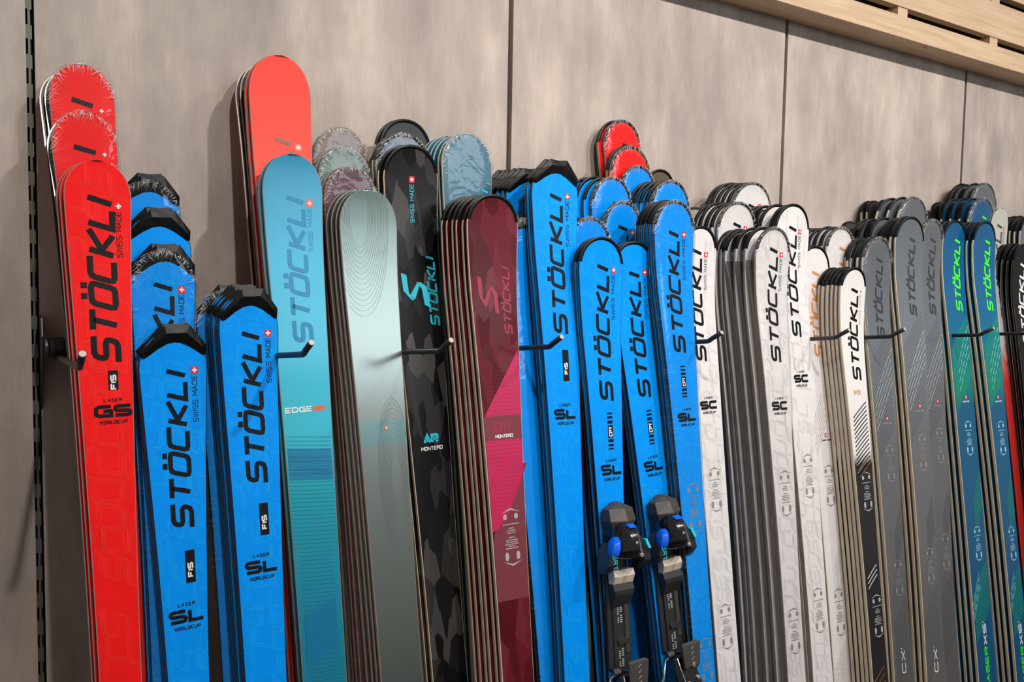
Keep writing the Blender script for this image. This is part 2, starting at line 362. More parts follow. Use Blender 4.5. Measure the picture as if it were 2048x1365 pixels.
def film_mat():
    m = bpy.data.materials.new('clear_film'); m.use_nodes = True; nt = m.node_tree
    for n in list(nt.nodes): nt.nodes.remove(n)
    out = nt.nodes.new('ShaderNodeOutputMaterial'); tr = nt.nodes.new('ShaderNodeBsdfTransparent'); gl = nt.nodes.new('ShaderNodeBsdfGlossy')
    df = nt.nodes.new('ShaderNodeBsdfDiffuse'); df.inputs[0].default_value = (.8, .8, .8, 1)
    gl.inputs['Roughness'].default_value = .07
    tr.inputs[0].default_value = (.96, .96, .96, 1)
    uv = nt.nodes.new('ShaderNodeUVMap'); tc = nt.nodes.new('ShaderNodeTexCoord')
    mp = nt.nodes.new('ShaderNodeMapping'); mp.inputs['Scale'].default_value = (22, 7, 22); nt.links.new(tc.outputs['Object'], mp.inputs[0])
    n = nt.nodes.new('ShaderNodeTexNoise'); n.inputs['Scale'].default_value = 1.2; n.inputs['Detail'].default_value = 3; n.inputs['Distortion'].default_value = .6
    nt.links.new(mp.outputs[0], n.inputs['Vector'])
    bp = nt.nodes.new('ShaderNodeBump'); bp.inputs['Strength'].default_value = .45; bp.inputs['Distance'].default_value = .003
    nt.links.new(n.outputs['Fac'], bp.inputs['Height'])
    for g in (gl, df): nt.links.new(bp.outputs[0], g.inputs['Normal'])
    # uv.x = 0 at the middle of the face .. 1 at the welded rim, uv.y = run along the rim
    sp = nt.nodes.new('ShaderNodeSeparateXYZ'); nt.links.new(uv.outputs[0], sp.inputs[0])
    n2 = nt.nodes.new('ShaderNodeTexNoise'); n2.inputs['Scale'].default_value = 1.0; n2.inputs['Detail'].default_value = 2
    mp2 = nt.nodes.new('ShaderNodeMapping'); mp2.inputs['Scale'].default_value = (1.5, 260, 1); nt.links.new(uv.outputs[0], mp2.inputs[0]); nt.links.new(mp2.outputs[0], n2.inputs['Vector'])
    r2 = nt.nodes.new('ShaderNodeMapRange'); r2.inputs[1].default_value = .52; r2.inputs[2].default_value = .66; nt.links.new(n2.outputs['Fac'], r2.inputs[0])
    pw = nt.nodes.new('ShaderNodeMath'); pw.operation = 'POWER'; pw.inputs[1].default_value = 4.5; nt.links.new(sp.outputs[0], pw.inputs[0])
    ml = nt.nodes.new('ShaderNodeMath'); ml.operation = 'MULTIPLY'; nt.links.new(pw.outputs[0], ml.inputs[0]); nt.links.new(r2.outputs[0], ml.inputs[1])
    sc = nt.nodes.new('ShaderNodeMath'); sc.operation = 'MULTIPLY'; sc.inputs[1].default_value = .62; nt.links.new(ml.outputs[0], sc.inputs[0])
    lw = nt.nodes.new('ShaderNodeLayerWeight'); lw.inputs[0].default_value = .5
    p5 = nt.nodes.new('ShaderNodeMath'); p5.operation = 'POWER'; p5.inputs[1].default_value = 3; nt.links.new(lw.outputs['Facing'], p5.inputs[0])
    fr = nt.nodes.new('ShaderNodeMath'); fr.operation = 'MULTIPLY_ADD'; fr.inputs[1].default_value = .20; fr.inputs[2].default_value = .035; nt.links.new(p5.outputs[0], fr.inputs[0])
    a = nt.nodes.new('ShaderNodeMixShader'); nt.links.new(fr.outputs[0], a.inputs[0]); nt.links.new(tr.outputs[0], a.inputs[1]); nt.links.new(gl.outputs[0], a.inputs[2])
    b = nt.nodes.new('ShaderNodeMixShader'); nt.links.new(sc.outputs[0], b.inputs[0]); nt.links.new(a.outputs[0], b.inputs[1]); nt.links.new(df.outputs[0], b.inputs[2])
    nt.links.new(b.outputs[0], out.inputs[0])
    return m
FILM = film_mat()
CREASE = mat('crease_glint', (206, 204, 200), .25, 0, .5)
FILM.diffuse_color = (.9, .9, .9, .3)

ZH = 1.45          # height of the prongs
class Ski:
    """one ski shape.  local axes: x across, y out of the top sheet, z from tail to tip; s = distance from the tip"""
    def __init__(k, L, wt, ww, th=.0092, curl=.02, scurl=.22, top='blue', side='black', base=None, guard='rim', rim=False, tipr=.58):
        k.L, k.wt, k.ww, k.th, k.curl, k.sc, k.top, k.side, k.guard, k.rim = L, wt, ww, th, curl, scurl, top, side, guard, rim
        k.base = base or BASE_BLACK; k.a = tipr*wt; k.s0 = .011 if guard == 'race' else 0.
    def hw(k, s):
        s = s-k.s0
        if s <= 0: return 0.
        a = k.a
        if s < a: return k.wt/2*(1-(1-s/a)**2.15)**(1/2.15)
        sw = .56*k.L
        if s < sw: return .5*(k.ww+(k.wt-k.ww)*(1-(s-a)/(sw-a))**1.75)
        x = (s-sw)/(k.L-sw); w = .5*(k.ww+(k.wt*.88-k.ww)*x**1.7)
        e = k.L-k.s0-s
        if e < .02: w *= (1-(1-max(e, 0)/.02)**2*.35)
        return w
    def thick(k, s):
        t = min(1, max(0, (s-.02)/.35)); e = min(1, (k.L-s)/.3); return .0055+(k.th-.0055)*min(t, e)
    def off(k, s):
        return k.curl*max(0., 1-s/k.sc)**2
    def surf(k, w, s, lift=0.):
        return (w, k.thick(s)+k.off(s)+lift, k.L-s)
    def stations(k):
        st = [k.s0+k.a*(1-math.cos(math.pi/2*i/9)) for i in range(10)]
        st[0] = k.s0+.0004
        s = st[-1]; m = 16
        st += [s+(.5-s)*(i+1)/10 for i in range(10)]
        st += [.5+(k.L-.03-.5)*(i+1)/m for i in range(m)]
        st += [k.L-.018, k.L-.008, k.L-.0005]
        return st
    def build(k, parent):
        st = k.stations(); n = len(st); ins = .0013
        T = []; U = []; F = []
        for s in st:
            h = max(k.hw(s)-ins, .0002); ss = min(max(s, k.s0+ins), k.L-ins) if s < k.s0+.02 else s
            for c in (-1, -.5, 0, .5, 1):
                T.append(k.surf(h*c, ss)); U.append((h*c, s))
        for i in range(n-1):
            for j in range(4): a = i*5+j; F.append((a, a+5, a+6, a+1))
        r = [mesh('topsheet', T, F, TOP[k.top], parent, U, True)]
        # rim ring + sidewalls
        V, F, F2 = [], [], []
        for s in st:
            h = k.hw(s); hi = max(h-ins, .0002); o = k.off(s); t = k.thick(s)+o
            for c in (-1, 1):
                V += [(hi*c, t-.0001, k.L-s), (h*c, t-.0009, k.L-s), (h*c*1.0, o+.0022, k.L-s)]
        for i in range(n-1):
            for c in (0, 1):
                a = i*6+c*3; b = a+6
                q = [(a, a+1, b+1, b), (a+1, a+2, b+2, b+1)]
                if c == 0: q = [t[::-1] for t in q]
                (F if not k.rim else F2).append(q[0]); F.append(q[1])
        F.append((0, 3, 4, 1)); F.append((1, 4, 5, 2)); e = (n-1)*6; F.append((e, e+1, e+4, e+3)); F.append((e+1, e+2, e+5, e+4))
        r.append(mesh('sidewall', V, F, SIDE[k.side], parent))
        if F2:
            used = sorted({i for f in F2 for i in f}); mp = {u: i for i, u in enumerate(used)}
            r.append(mesh('rim', [V[u] for u in used], [tuple(mp[i] for i in f) for f in F2], RIMM, parent))
        V, F = [], []
        for s in st:
            h = k.hw(s); o = k.off(s)
            for c in (-1, 1): V += [(h*c, o+.0022, k.L-s), (h*c, o, k.L-s), (max(h-.002, 0)*c, o, k.L-s)]
        for i in range(n-1):
            for c in (0, 1):
                a = i*6+c*3; b = a+6; q = [(a, a+1, b+1, b), (a+1, a+2, b+2, b+1)]
                if c == 0: q = [t[::-1] for t in q]
                F += q
        r.append(mesh('steel_edge', V, F, STEEL, parent))
        V, F = [], []
        for s in st:
            h = max(k.hw(s)-.002, 0); o = k.off(s)
            for c in (-1, 1): V.append((h*c, o, k.L-s))
        for i in range(n-1): F.append((i*2, i*2+1, i*2+3, i*2+2))
        r.append(mesh('base', V, F, k.base, parent))
        if k.guard == 'race': r.append(k.race_guard(parent))
        elif k.guard == 'rim': r.append(k.rim_guard(parent))
        return r
    def race_guard(k, parent):
        f = k.wt/.119
        out = [(-.056, .051), (-.0578, .044), (-.035, .0225), (-.013, .001), (.008, .0025), (.030, 0), (.0435, .016), (.0585, .034), (.0575, .050)]
        inn = [(-.049, .054), (-.042, .050), (-.026, .039), (-.010, .031), (.004, .0285), (.014, .030), (.028, .036), (.044, .046), (.051, .051)]
        V = []
        for a, b in zip(out, inn):
            m = ((a[0]*.55+b[0]*.45)*f, a[1]*.55+b[1]*.45)
            for (w, s), z in (((a[0]*f, a[1]), .0), ((a[0]*f, a[1]), .006), (m, .0105), ((b[0]*f, b[1]), .0075), ((b[0]*f, b[1]), .0)):
                V.append((w, k.off(s)+z-.0008, k.L-s))
        F = []
        for i in range(len(out)-1):
            for j in range(5):
                a, b = i*5+j, i*5+(j+1) % 5; F.append((a, b, b+5, a+5))
        e = len(V)-5; F += [(0, 4, 3, 2, 1), tuple(range(e, e+5))]
        return mesh('tip_guard', V, F, GUARD, parent)
    def rim_guard(k, parent):
        ths = [math.radians(t) for t in range(-76, 77, 8)]
        V, F = [], []
        def outline(t):
            s = k.s0+k.a*(1-math.cos(abs(t))); return math.copysign(k.hw(s), t), s
        for t in ths:
            w, s = outline(t); nx, ns = math.sin(t), -math.cos(t)
            wi, si = w-nx*.0065, s-ns*.0065; wo, so = w+nx*.0008, s+ns*.0008
            for (a, b), z in (((wo, so), -.0004), ((wo, so), .0058), ((w-nx*.003, s-ns*.003), .0072), ((wi, si), .0060), ((wi, si), .0)):
                V.append((a, k.off(max(b, 0))+z, k.L-b))
        for i in range(len(ths)-1):
            for j in range(5):
                a, b = i*5+j, i*5+(j+1) % 5; F.append((a, b, b+5, a+5))
        e = len(V)-5; F += [(0, 4, 3, 2, 1), tuple(range(e, e+5))]
        return mesh('tip_guard', V, F, GUARD, parent, smooth=False)
    def wrap(k, parent, pair=False):
        st = [s for s in k.stations()]; g = .0022; V, U, F = [], [], []
        jr = random.Random(int(k.wt*1e5)); tb = -.0015
        cs = (-1, -.75, -.4, 0, .4, .75, 1)
        for i, s in enumerate(st):
            h = k.hw(s)+g+jr.uniform(0, .0012); ss = s-(g if i == 0 else 0)
            gz = .0095 if (k.guard == 'race' and s < .07) else .0035
            for c in cs:
                V.append((h*c, k.thick(s)+k.off(s)+(gz if abs(c) < .9 else .001), k.L-ss)); U.append((max(abs(c)*(1 if s < .09 else .62), 1-(s-k.s0)/.05 if s < .05 else 0), s+(c*.07 if s < .09 else 0)))
            V.append((-h, k.off(s)+tb, k.L-ss)); U.append((.55, s)); V.append((h, k.off(s)+tb, k.L-ss)); U.append((.55, s))
        n = len(cs)+2
        for i in range(len(st)-1):
            a = i*n
            for j in range(len(cs)-1): F.append((a+j, a+n+j, a+n+j+1, a+j+1))
            F.append((a+n-2, a+n+n-2, a+n, a)); F.append((a+len(cs)-1, a+n+len(cs)-1, a+n+n-1, a+n-1))
        F.append(tuple(range(len(cs)))+(n-1, n-2))
        o = mesh('plastic_wrap', V, F, FILM, parent, U, True)
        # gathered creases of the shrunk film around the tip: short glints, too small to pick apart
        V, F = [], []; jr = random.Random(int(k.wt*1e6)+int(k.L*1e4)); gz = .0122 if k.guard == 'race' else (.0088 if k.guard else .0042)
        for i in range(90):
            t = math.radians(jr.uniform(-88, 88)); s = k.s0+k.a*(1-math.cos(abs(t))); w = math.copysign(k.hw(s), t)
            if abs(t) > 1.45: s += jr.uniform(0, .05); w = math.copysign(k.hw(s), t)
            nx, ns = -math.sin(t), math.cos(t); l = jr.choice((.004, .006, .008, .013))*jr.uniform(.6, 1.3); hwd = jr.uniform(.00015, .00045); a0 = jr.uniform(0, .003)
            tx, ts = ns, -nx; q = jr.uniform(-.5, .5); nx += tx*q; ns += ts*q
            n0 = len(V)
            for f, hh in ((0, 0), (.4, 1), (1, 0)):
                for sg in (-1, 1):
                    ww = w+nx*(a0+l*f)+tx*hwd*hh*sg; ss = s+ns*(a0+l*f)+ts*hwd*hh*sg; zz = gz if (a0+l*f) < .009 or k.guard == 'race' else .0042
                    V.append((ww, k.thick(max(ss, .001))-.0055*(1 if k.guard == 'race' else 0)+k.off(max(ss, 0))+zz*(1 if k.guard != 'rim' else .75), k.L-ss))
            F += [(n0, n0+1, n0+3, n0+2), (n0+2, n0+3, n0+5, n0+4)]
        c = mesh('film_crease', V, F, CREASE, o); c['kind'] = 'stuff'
        return o

# ------------------------------------------------------------------ placing skis in the rack
def hit(u, v, dh, m, c=0.):
    r = ray(u, v); A = dh+c+m*(ZH-CAM.z); t = (-CAM.y-A)/(r.y-m*r.z); return CAM+r*t
KIND = {}   # model defaults: thickness, curl, look
def K(name, **kw): KIND[name] = kw
K('slalom', top='blue', side='black', guard='race', wt=.119, ww=.067, curl=.016)
K('slalomr', top='blue', side='black', guard='rim', wt=.119, ww=.067, curl=.024)
K('giant', top='red', side='black', guard=None, rim=True, wt=.107, ww=.067, curl=.018, tipr=.60)
K('redrim', top='red', side='grey', guard='rim', wt=.112, ww=.067, curl=.02)
K('edge', top='teal', side='red', guard=None, rim=True, wt=.128, ww=.088, curl=.02, tipr=.62)
K('orange', top='orange', side='red', guard=None, rim=True, wt=.128, ww=.088, curl=.02, tipr=.66)
K('silver', top='greysilver', side='tan', guard=None, rim=True, wt=.128, ww=.088, curl=.02, tipr=.62)
K('camo', top='camo', side='beige', guard='rim', wt=.127, ww=.076, curl=.03, tipr=.55)
K('sleek', top='black', side='black', guard='rim', wt=.127, ww=.076, curl=.02)
K('white', top='white', side='grey', guard='rim', wt=.119, ww=.07, curl=.028)
K('gun', top='gunmetal', side='beige', guard='rim', wt=.12, ww=.078, curl=.026)
K('bg', top='bluegreen', side='beige', guard='rim', wt=.12, ww=.078, curl=.026)
MM = .15
COUNT = [0]
class Placed: pass
def place(model, tip, label, group, dh, bot=None, wide=None, m=MM, curl=None, top=None, side=None, guard=0, flip=False, wrap=False,
          like=None, dx=0., dz=0., dd=0., wt=None, ww=None, xh=None, bcx=None, bwide=None, base=None):
    """tip=(u, v) picture point the tip top lies on; bot=(u, v) a point on the centre line lower down; dh = distance from the wall at prong height"""
    if like is None:
        kd = dict(KIND[model]); 
        if curl is not None: kd['curl'] = curl
        if top: kd['top'] = top
        if side: kd['side'] = side
        if guard != 0: kd['guard'] = guard
        if base: kd['base'] = base
        n = Vector((0, -1, m)).normalized()
        Pt = hit(tip[0], tip[1], dh, m, kd['curl']+.006)
        Pt = Pt-n*(kd['curl']+.006)
        if bwide: bot = ((bwide[0]+bwide[1])/2, bwide[2])
        if xh is not None: Pb = Vector((xh, -dh, ZH))
        elif bot:
            Pb = hit(bot[0], bot[1], dh, m, .012)-n*.012
        else: Pb = Pt+Vector((0, -m, -1))
        es = (Pt-Pb).normalized(); Lt = Pt.z/es.z
        if wide: wt = (hit(wide[1], wide[2], dh, m, .01)-hit(wide[0], wide[2], dh, m, .01)).length
        wt = wt or kd.pop('wt'); kd.pop('wt', 0)
        w0 = ww or kd['ww']; kd.pop('ww')
        if bwide:
            wb = (hit(bwide[1], bwide[2], dh, m, .012)-hit(bwide[0], bwide[2], dh, m, .012)).length
            sb = (Pt-Pb).length; a = .58*wt; x = max(0, min(1, 1-(sb-a)/(.56*Lt-a))); g = x**1.75
            w0 = (wb-wt*g)/(1-g); w0 = max(.055, min(w0, .105))
        sk = Ski(L=Lt, wt=wt, ww=w0, **kd)
        o = bpy.data.objects.new('alpine_ski', None); col.objects.link(o); o.empty_display_size = .1
        parts = sk.build(o)
        q = Placed(); q.o = o; q.sk = sk; q.parts = parts; q.es = es; q.base = Pt-es*Lt; q.n = n; q.dh = dh; q.m = m; q.L = Lt; q.proto = True
        q.Pt = Pt
        scale = 1.
    else:
        p = like
        q = Placed(); q.sk = p.sk; q.es = p.es; q.n = p.n; q.m = p.m; q.proto = False
        o = p.o.copy(); col.objects.link(o)
        for c in p.parts:
            cc = c.copy(); col.objects.link(cc); cc.parent = o
        q.o = o; q.parts = p.parts; q.dh = p.dh-dd
        Pt = p.Pt+Vector((dx, dd, dz)); 
        L = Pt.z/p.es.z; q.base = Pt-p.es*L; q.L = L; q.Pt = Pt
        scale = L/p.L if p.proto else L/p.sk.L
    ex = q.es.cross(q.n).normalized(); n = q.n
    n2 = q.es.cross(ex)*-1
    if n2.dot(n) < 0: n2 = -n2
    b = q.base.copy()
    if flip: ex = -ex; b = b+n2*.0122; n2 = -n2
    Mx = Matrix((ex, n2, q.es)).transposed().to_4x4(); Mx.translation = b
    o.matrix_world = Mx @ Matrix.Diagonal((1, 1, q.L/q.sk.L, 1))
    q.M = Mx
    o['label'] = label; o['category'] = 'ski'; o['group'] = group
    if wrap and not flip:
        w = q.sk.wrap(o)
    COUNT[0] += 1
    return q
def s_at(q, v):
    lo, hi = 0., q.L
    for _ in range(40):
        s = (lo+hi)/2
        P = q.M @ Vector(q.sk.surf(0, s))
        if pix(P)[1] < v: lo = s
        else: hi = s
    return s
ORD = ['first', 'second', 'third', 'fourth', 'fifth', 'sixth', 'seventh', 'eighth', 'ninth', 'tenth']
def stack(q, what, where, n, t=.0125, dx=0., dz=0., jit=.0015, gaps=None, flips=(), start=1, wrap=False):
    """n more skis of q's kind nested behind it, each nearer the wall"""
    out = []; d = 0.
    for i in range(n):
        d += gaps[i] if gaps else t
        out.append(place(None, None, '%s, %s from front in %s' % (what, ORD[i+start], where), 'skis in the '+where, 0, like=q,
              dx=dx*(i+1)+rnd.uniform(-jit, jit), dz=dz*(i+1)+rnd.uniform(-jit, jit)*1.5, dd=d, flip=(i in flips), wrap=wrap and i == n-1))
    return out
# ------------------------------------------------------------------ print on the skis
FLAGW = .0125
def flag(q, sc, wc, size=FLAGW, bgc='red', name=True):
    a = Ink(q.sk, .0005); b = Ink(q.sk, .0009); h = size/2
    if bgc:
        a.poly([(wc-h, sc-h), (wc+h, sc-h), (wc+h, sc+h), (wc-h, sc+h)]); a.emit('flag_field', INK[bgc], q.o)
    for hw, hh in ((.34, .11), (.11, .34)):
        b.poly([(wc-size*hw, sc-size*hh), (wc+size*hw, sc-size*hh), (wc+size*hw, sc+size*hh), (wc-size*hw, sc+size*hh)])
    b.emit('flag_cross', INK['white' if bgc != 'white' else 'red'], q.o)
def deco(q, items):
    for it in items:
        k = it[0]
        if k == 'word':      # v0, v1, ink, baseline w, height, stroke
            _, v0, v1, ink, w0, h = it[:6]; wd = it[6] if len(it) > 6 else h*.205
            a = Ink(q.sk, .0006); a.vword('STOCKLI', s_at(q, v0), s_at(q, v1), w0, h, wd, .30, True, .34, True); a.emit('lettering', INK[ink], q.o)
        elif k == 'swiss':   # v0 (flag top) v1, ink, w0, height, flagcolour
            _, v0, v1, ink, w0, h, fb = it; s0 = s_at(q, v0); s1 = s_at(q, v1)
            if fb != 'none': flag(q, s0+h*.7, w0-h*.45, h*1.35, fb)
            a = Ink(q.sk, .0005); a.vword('SWISS MADE', s0+h*1.65, s1, w0, h, h*.13, 0, False, .35); a.emit('lettering', INK[ink], q.o)
        elif k == 'flag': flag(q, s_at(q, it[1]), it[2], it[3] if len(it) > 3 else .010, it[4] if len(it) > 4 else 'red')
        elif k == 'flagword':
            _, v0, wc, ink = it; s = s_at(q, v0); flag(q, s, wc, .011)
            a = Ink(q.sk, .0005); a.hword('SWISS MADE', wc-.018, wc+.018, s+.015, .0045, .0009); a.emit('lettering', INK[ink], q.o)
        elif k == 'fis':
            _, v0, v1, wc = it; s0, s1 = s_at(q, v0), s_at(q, v1); a = Ink(q.sk, .0005); h = .0075
            for j in range(6):
                y0, y1 = s0+(s1-s0)*j/6, s0+(s1-s0)*(j+1)/6; a.poly([(wc-h, y0), (wc+h, y0), (wc+h, y1), (wc-h, y1)])
            a.emit('badge', INK['black'], q.o)
            a = Ink(q.sk, .0009); m = (s0+s1)/2+(s1-s0)*.1; a.vword('FIS', m-.012, m+.012, wc+.0045, .009, .0023); a.emit('lettering', INK['white'], q.o)
        elif k == 'cpt':
            _, v0, v1, wc = it; s0, s1 = s_at(q, v0), s_at(q, v1); a = Ink(q.sk, .0005); h = .0068; Ls = s1-s0
            for f0, f1 in ((0, .045), (.10, .16), (.215, .30), (.34, .68), (.72, .80), (.85, .91), (.955, 1)):
                n = 4 if f1-f0 > .2 else 1
                for j in range(n):
                    y0 = s0+Ls*(f0+(f1-f0)*j/n); y1 = s0+Ls*(f0+(f1-f0)*(j+1)/n); a.poly([(wc-h, y0), (wc+h, y0), (wc+h, y1), (wc-h, y1)])
            a.emit('badge', INK['black'], q.o)
            a = Ink(q.sk, .0009); a.vword('CPT', s0+Ls*.37, s0+Ls*.65, wc+.0045, .009, .002); a.emit('lettering', INK['white'], q.o)
        elif k == 'model':   # txt, v0 (top of LASER), v1 (bottom of WORLDCUP), wc, ink
            _, txt, v0, v1, wc, ink = it; s0, s1 = s_at(q, v0), s_at(q, v1); H = s1-s0
            a = Ink(q.sk, .0005)
            a.hword('LASER', wc-.0135, wc+.0135, s0+H*.13, H*.13, .0011, 0, .6)
            a.hword(txt, wc-.028, wc+.028, s0+H*.74, H*.50, .0058, 0, .30)
            a.hword('WORLDCUP', wc-.0205, wc+.0205, s0+H*1.0, H*.14, .0012, 0, .5); a.emit('lettering', INK[ink], q.o)
        elif k == 'marks':   # binding position marks
            _, v0, v1, wc, ink = it; s0, s1 = s_at(q, v0), s_at(q, v1); H = s1-s0; a = Ink(q.sk, .0005); w = .021
            a.poly([(wc-w, s0+H*.085), (wc, s0), (wc, s0+H*.035)]); a.poly([(wc, s0), (wc+w, s0+H*.085), (wc, s0+H*.035)])
            a.poly([(wc-w, s1-H*.085), (wc, s1-H*.035), (wc, s1)]); a.poly([(wc, s1-H*.035), (wc+w, s1-H*.085), (wc, s1)])
            for sg in (-1, 1):
                a.disc(wc+sg*.0125, s0+H*.15, .0045, .0055); a.disc(wc+sg*.0125, s1-H*.17, .0042, .0085)
            a.emit('mounting_marks', INK[ink], q.o)
            a = Ink(q.sk, .0005); jr = random.Random(int(v0))
            for f, ww in ((.27, .018), (.34, .006), (.38, .010), (.42, .009), (.50, .007), (.545, .013), (.58, .012), (.615, .015), (.65, .008), (.685, .014)):
                x = -ww
                while x < ww:
                    g = jr.uniform(.0016, .0045); x2 = min(ww, x+g); a.poly([(wc+x, s0+H*f), (wc+x2, s0+H*f), (wc+x2, s0+H*(f+.018)), (wc+x, s0+H*(f+.018))]); x = x2+.0009
            a.emit('fine_print', INK[ink], q.o)
        elif k == 'motif':
            _, ink, s0, s1, sz = it[:5]; jr = random.Random(int(q.L*1000)); a = Ink(q.sk, .0003)
            s = s0; row = 0
            while s < min(s1, q.L-.1):
                for c in (-1, 0, 1):
                    if jr.random() < .12: continue
                    w = c*.036+jr.uniform(-.004, .004); g = jr.choice('SULCS'); ss = s+c*.012+jr.uniform(-.006, .006)
                    for e in (-1, 0, 1):
                        for p in G[g][1]:
                            pts = []
                            cxm = sum(x for x, y in p)/len(p); cym = sum(y for x, y in p)/len(p)
                            kx = 1+e*.16
                            for x, y in p:
                                x2 = .5+(x-.5)*kx; y2 = .5+(y-.5)*kx
                                if g in 'S': x2 = x+(.0); y2 = y+e*.10; x2 = x+e*.05
                                pts.append((w-(y2-.5)*sz, ss-(x2-.5)*sz-(y2-.5)*sz*.25))
                            a.stroke(pts, .00085, True)
                s += sz*1.22; row += 1
            a.emit('topsheet_pattern', INK[ink], q.o)
        elif k == 'streaks':  # v0, v1, ink, n, width, slope length, w-range, curved
            _, v0, v1, ink, n, wd, sl, wa, wb = it[:9]; s0, s1 = s_at(q, v0), s_at(q, v1); a = Ink(q.sk, .0004+.00002*n)
            for j in range(n):
                s = s0+(s1-s0)*j/max(1, n-1)
                pts = [(wa+(wb-wa)*f, s+sl*(1-f)**1.15) for f in [i/6 for i in range(7)]]
                a.stroke(pts, wd, True)
            a.emit('stripe_print', INK[ink], q.o)
        elif k == 'vtext':
            _, txt, v0, v1, ink, w0, h, wd = it; a = Ink(q.sk, .0006); a.vword(txt, s_at(q, v0), s_at(q, v1), w0, h, wd, .1, False, .25); a.emit('lettering', INK[ink], q.o)
        elif k == 'htext':
            _, txt, v0, v1, ink, w0, w1, wd = it; a = Ink(q.sk, .0006); s0, s1 = s_at(q, v0), s_at(q, v1)
            a.hword(txt, w0, w1, s1, s1-s0, wd); a.emit('lettering', INK[ink], q.o)
        elif k == 'slogo':
            _, v0, v1, wa, wb, ink = it; s0, s1 = s_at(q, v0), s_at(q, v1); H = s1-s0; Wd = wb-wa; a = Ink(q.sk, .0007)
            P = lambda x, y: (wa+Wd*x, s0+H*y)
            a.poly([P(.0, .0), P(.2, .06), P(.24, .58), P(.04, .50)]); a.poly([P(.04, .50), P(.24, .58), P(.46, .74), P(.34, .80)])
            a.poly([P(.34, .80), P(.30, .62), P(.58, .28), P(.66, .36)]); a.poly([P(.34, .80), P(.66, .36), P(.56, .56), P(.46, .74)])
            a.poly([P(.55, .27), P(.72, .27), P(.94, .42), P(.74, .46)]); a.poly([P(.74, .46), P(.94, .42), P(1, 1), P(.80, .92)])
            a.emit('emblem', INK[ink], q.o)
        elif k == 'patch':
            _, pts, ink, lf = it; a = Ink(q.sk, lf)
            P = [(w, s_at(q, v)) for w, v in pts]
            # slice into strips along the ski so that the print follows the surface
            smin, smax = min(p[1] for p in P), max(p[1] for p in P); n = 14
            def span(s):
                xs = []
                for (w1, a1), (w2, a2) in zip(P, P[1:]+P[:1]):
                    if (a1 <= s < a2) or (a2 <= s < a1): xs.append(w1+(w2-w1)*(s-a1)/(a2-a1))
                hw = q.sk.hw(s)-.002
                return (max(min(xs), -hw), min(max(xs), hw)) if len(xs) >= 2 else None
            pr = None
            for i in range(n+1):
                s = smin+(smax-smin)*(i+.02)/(n+.04); e = span(s)
                cur = (a.pt(e[0], s), a.pt(e[1], s)) if e else None
                if pr and cur: a.f.append((pr[0], pr[1], cur[1], cur[0]))
                pr = cur
            a.emit('colour_patch', INK[ink], q.o)
def SL(q, w0, w1, kind, k0, k1, m0, m1, wc=.0, sw1=None, wb=.017):
    deco(q, [('motif', 'mblue', .04, 1.2, .030), ('word', w0, w1, 'black', wb, .036), ('swiss', w0+(w1-w0)*.0, sw1 or w0+(w1-w0)*.37, 'black', wb+.0155, .0088, 'red'),
             (kind, k0, k1, wb-.010), ('model', 'SL', m0, m1, .002+wc, 'black')])

# ================================================================== the rack, left to right
# --- red giant slalom stack
ST = 'far left red stack'
q = GSF = place('giant', (194, 321), 'plain red race ski with big black lettering at the far left, frontmost of its stack', 'skis in the '+ST, .195, wide=(127, 262, 430), bwide=(201, 284, 1365))
deco(q, [('motif', 'mred', .03, 1.35, .034), ('word', 386, 731, 'black', .024, .044), ('swiss', 403, 515, 'black', .0335, .0092, None), ('fis', 742, 781, .010), ('model', 'GS', 798, 849, .008, 'black')])
stack(q, 'plain red race ski with a bright rim', ST, 2, .0125, dx=-.004)
q = place('giant', (164, 222), 'red ski in film, middle height of the three red tips at far left', 'skis in the '+ST, .150, side='film', wide=(99, 231, 310), xh=.085, wrap=True)
deco(q, [('word', 286, 640, 'black', .019, .040), ('flag', 309, .028, .010, None)])
stack(q, 'film wrapped red ski', 'middle pair at far left', 1, .0125, dx=-.003, flips=(0,))
q = place('giant', (161, 128), 'tallest red ski at the far left, wrapped in crinkled clear film', 'skis in the '+ST, .118, side='film', wide=(97, 228, 210), xh=.082, wrap=True)
deco(q, [('word', 192, 540, 'black', .019, .040), ('flag', 220, .028, .010, None)])
stack(q, 'film wrapped red ski', 'tallest pair at the far left', 2, .0125, dx=-.006, flips=(0, 1))
# --- blue slalom A
ST = 'stepped blue stack'
q = SLA = place('slalom', (345, 650), 'lowest blue slalom ski of the stepped stack beside the red skis, clean black tip guard', 'skis in the '+ST, .205, wide=(276, 414, 765), bwide=(338, 420, 1365))
SL(q, 735, 1062, 'fis', 1103, 1168, 1206, 1260, wb=.021, sw1=848)
stack(q, 'blue ski with black guard', 'lowest pair of stepped blue stack', 1, .0135, dx=-.002, dz=.004)
q = place('slalom', (327, 488), 'wrapped blue slalom ski with a crinkled guard, second lowest step beside the red skis', 'skis in the '+ST, .172, wide=(262, 393, 600), bot=(350, 1365), wrap=True)
deco(q, [('motif', 'mblue', .04, .6, .030), ('word', 562, 890, 'black', .017, .036), ('swiss', 572, 680, 'black', .0325, .0088, 'red')])
stack(q, 'wrapped blue slalom ski', 'second lowest pair of stepped blue stack', 1, .0135, dx=-.004, dz=.004)
q = place('slalom', (316, 419), 'blue slalom ski, black guard second highest of four steps beside the red', 'skis in the '+ST, .142, wide=(250, 384, 530), bot=(345, 1365))
stack(q, 'blue ski with black guard', 'second highest pair of stepped blue stack', 1, .0135, dx=-.004, dz=.004)
q = place('slalom', (296, 350), 'highest blue slalom ski of the stepped stack beside the red skis, in film', 'skis in the '+ST, .113, wide=(230, 360, 455), bot=(335, 1365), wrap=True)
